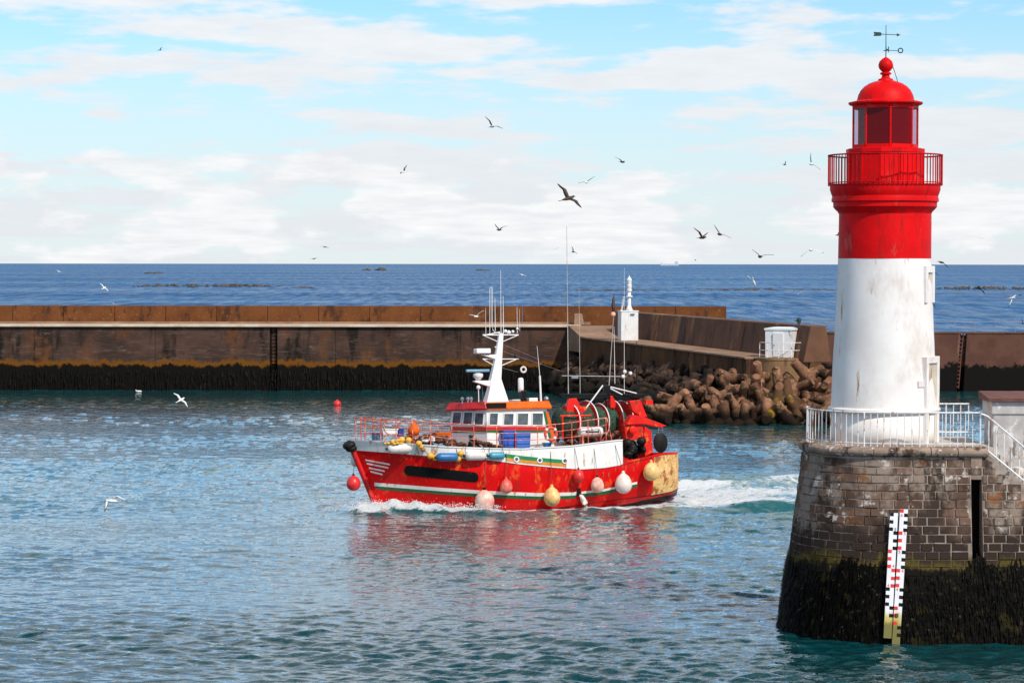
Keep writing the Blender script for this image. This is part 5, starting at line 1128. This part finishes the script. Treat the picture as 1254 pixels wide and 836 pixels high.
# ------------------------------------------------------------------ gulls
def gull(px, py, lt, rt, fwd, kind, label, wl=None, elbow=.16, body=1.0, Y=None):
    """lt, rt: wing tip offsets from the body in photo pixels; fwd: flight direction in the world"""
    wpx = max(math.hypot(*lt), math.hypot(*rt), 3.0); Y = Y or min(.66*FPX/wpx, 420.0); sc = Y/FPX
    c = at(px, py, Y); f = Vector(fwd).normalized()
    b = MB(); bodym, innm, tipm = 0, 1, 2
    u, v = frame(f); up = Vector((0,0,1)) - f*f.z
    if up.length < .2: up = Vector((0,-1,0))
    up.normalize(); rt_ = f.cross(up)
    rr = lambda s, a, z=0: [f*s + up*z + (rt_*math.cos(2*math.pi*j/10)*a + up*math.sin(2*math.pi*j/10)*a*.95) for j in range(10)]
    k = body
    b.loft([rr(-.27*k,.012), rr(-.20*k,.035), rr(-.08*k,.066*k), rr(.04*k,.078*k), rr(.13*k,.064*k), rr(.18*k,.046*k,.008), rr(.225*k,.047*k,.016), rr(.262*k,.030*k,.014), rr(.28*k,.012*k,.008), rr(.325*k,.004,-.004)], mi=bodym)
    tl = [f*-.2*k+rt_*.03, f*-.37*k+rt_*.085, f*-.39*k, f*-.37*k-rt_*.085, f*-.2*k-rt_*.03]; b.loft([[p+up*.006 for p in tl],[p-up*.004 for p in tl]], mi=3)
    for tip in (lt, rt):
        T = Vector((tip[0]*sc, 0, -tip[1]*sc)); wpl = T.length; real = .64
        if wpl < real*.9:  # foreshortened wing: the rest of its length points along the sight line
            T.y = math.sqrt(max(0, (real*.95)**2 - wpl**2)) * (1 if tip is rt else -1) * .8
        d = T.normalized(); side = f.cross(d);
        bump = up*elbow*T.length*.55 + f*.05
        pts = [Vector((0,0,.02)), T*.24+bump*.75, T*.46+bump*.95+f*.03, T*.72+bump*.55, T*.87+bump*.26, T]
        ch = [.15,.17,.145,.10,.07,.018]; rings = []
        nrm = d.cross(f).normalized()
        if nrm.z < 0: nrm = -nrm
        for q, cc in zip(pts, ch): rings.append([q+f*cc*.42, q+f*cc*.05+nrm*.014, q-f*cc*.58, q+f*cc*.05-nrm*.006])
        b.loft(rings[:5], mi=innm); b.loft(rings[4:], mi=tipm)
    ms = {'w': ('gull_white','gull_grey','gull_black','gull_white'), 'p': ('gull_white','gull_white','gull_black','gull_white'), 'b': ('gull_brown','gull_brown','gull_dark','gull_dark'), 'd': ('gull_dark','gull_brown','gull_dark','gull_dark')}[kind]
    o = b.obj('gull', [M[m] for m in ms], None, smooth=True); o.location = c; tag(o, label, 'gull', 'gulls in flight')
G = [
 (602.7,155,(-8.5,-12),(13,2.5),(.5,-.8,.05),'w','slim gull with one wing raised, high in the sky right of centre top'),
 (494.5,210.5,(4,-8.5),(-5,2.5),(-.9,-.5,0),'w','small gull with raised wing high left of centre sky'),
 (762,198.5,(-9,-6),(3.5,-1.5),(.6,-.7,-.1),'b','small dark gull alone high right of the largest gull'),
 (718.3,223.5,(-10,1),(10.5,-7.5),(.4,.9,0),'w','thin pale gull just above the largest gull'),
 (695.7,243,(-13,-18),(16.5,11.5),(.75,.35,.22),'b','largest brown gull banking with wings spread in the middle of the sky'),
 (611.4,281.5,(-6,-7.5),(9.8,-5),(-.6,-.7,0),'b','brown gull with wings in a V low in the sky above the mast'),
 (681,305,(-4,2),(4,-2),(.3,.9,0),'w','tiny pale gull left of a dark one near the horizon'),
 (702,308.5,(-2,-7),(5,2.5),(.7,-.6,-.1),'d','dark gull diving near the horizon by the tall whip aerial'),
 (961,202,(-5,-1.5),(1,-5),(.95,-.3,-.05),'d','stocky dark gull left of the lighthouse gallery'),
 (993.3,201,(-.5,-13.5),(11.5,7),(-.5,-.8,.1),'w','gull with one wing straight up beside the lighthouse gallery'),
 (860,291,(-10.5,-12),(8,-6.5),(.6,-.7,.05),'b','brown gull with pale raised wing, left of a pair near the horizon'),
 (881.5,287,(-7.5,-12),(13.5,4.5),(-.5,-.8,.05),'d','dark gull with long wings, right of a pair near the horizon'),
 (851.5,318.5,(-1.5,-1),(1.5,-1),(.5,.8,0),'d','speck of a distant gull just above the horizon'),
 (931,314.3,(-10.5,-8.5),(16.5,-2),(-.4,-.9,0),'d','gull gliding just above the horizon with a long right wing'),
 (993.3,306,(-12.5,8.5),(15.5,4),(-.3,-.95,0),'p','pale gull gliding with drooping wings left of the red band'),
 (923.3,346,(-10,-10),(2,5),(.3,.5,-.7),'p','white gull diving over the sea left of the tower'),
 (977,360,(-5,-2),(5,-2.5),(.2,-.97,.1),'p','white gull coming head on over the sea beside the tower'),
 (1026,288,(-2.5,.5),(4,-6),(-.9,.4,0),'b','gull half hidden behind the left edge of the red band'),
 (1152.6,321.3,(-5.5,-1.5),(9,7),(.5,-.8,-.1),'d','dark gull on the horizon at the right edge of the tower'),
 (1145,334.5,(-4,-1),(5,3),(.6,-.7,0),'d','dark gull half hidden by the tower just below the horizon'),
 (1143,373,(-3,-5),(3,4.5),(.4,-.8,.1),'d','dark gull at the right edge of the white wall above the rail'),
 (1201.5,292,(-5,-.5),(5,.3),(.2,.9,0),'w','faint tiny gull in the pale sky right of the lighthouse'),
 (1198,353,(-4,-3),(9,8),(.6,-.7,-.1),'d','dark gull over the reef line at the right'),
 (1238.8,365,(-3.5,11),(7,-4),(.7,-.6,.1),'p','white gull with lowered wing, left of a dark gull at the right edge'),
 (1248.5,361.5,(-5,1),(6,-2),(.8,-.5,0),'d','dark gull beside a white one at the right edge'),
 (1252.5,396,(-2,-6),(4,3),(.5,-.7,0),'b','brown gull cut by the right edge above the wall rail'),
 (1250,421,(-7,1),(7,-4),(.2,-.9,0),'p','pale gull in front of the brown wall at the right edge'),
 (196.2,61.5,(-3,1.5),(2.5,-4),(-.9,-.4,0),'d','lone small dark gull in the clouds at upper left'),
 (398,302.5,(-6,-1),(4.5,1.5),(.8,-.4,0),'b','small brown gull low over the horizon, upper of two'),
 (384.5,316.8,(-5,.5),(5.5,-1.5),(.9,-.3,.1),'d','small dark gull just above the horizon, lower of two'),
 (127.5,352.5,(-6,-6),(6,5),(.3,.5,.2),'p','white gull banking over the sea above the far left breakwater'),
 (138.5,371.5,(-4,-3),(3.5,1.5),(.4,-.8,0),'p','tiny white gull just above the left breakwater top'),
 (72,332.5,(-3,-2),(3.5,1),(.5,.8,0),'p','tiny white gull over the sea near the left edge'),
 (452,340,(-4,-1),(4,1),(.5,-.8,0),'p','small white gull over the sea under the twin islets'),
 (639.5,336.5,(-5,-2),(6,2.5),(-.4,-.8,0),'p','white gull over the sea right of the mast aerials'),
 (221.5,489.5,(-10,-9),(9.5,10),(.35,.35,.2),'p','white gull with outspread wings over the water below the left breakwater'),
 (583.5,387.5,(-10,-2),(10.5,-8),(-.4,-.8,0),'p','white gull with V wings in front of the breakwater parapet'),
 (222,440,(-6,0),(6,.5),(.2,-.95,0),'p','small white gull skimming past the left breakwater wall'),
]
for g in G: gull(*g)
gull(137.5,613,(-9,13),(18.5,1.0),(-.9,-.42,.1),'p','white gull with drooping wings low over the water at lower left', elbow=.62)
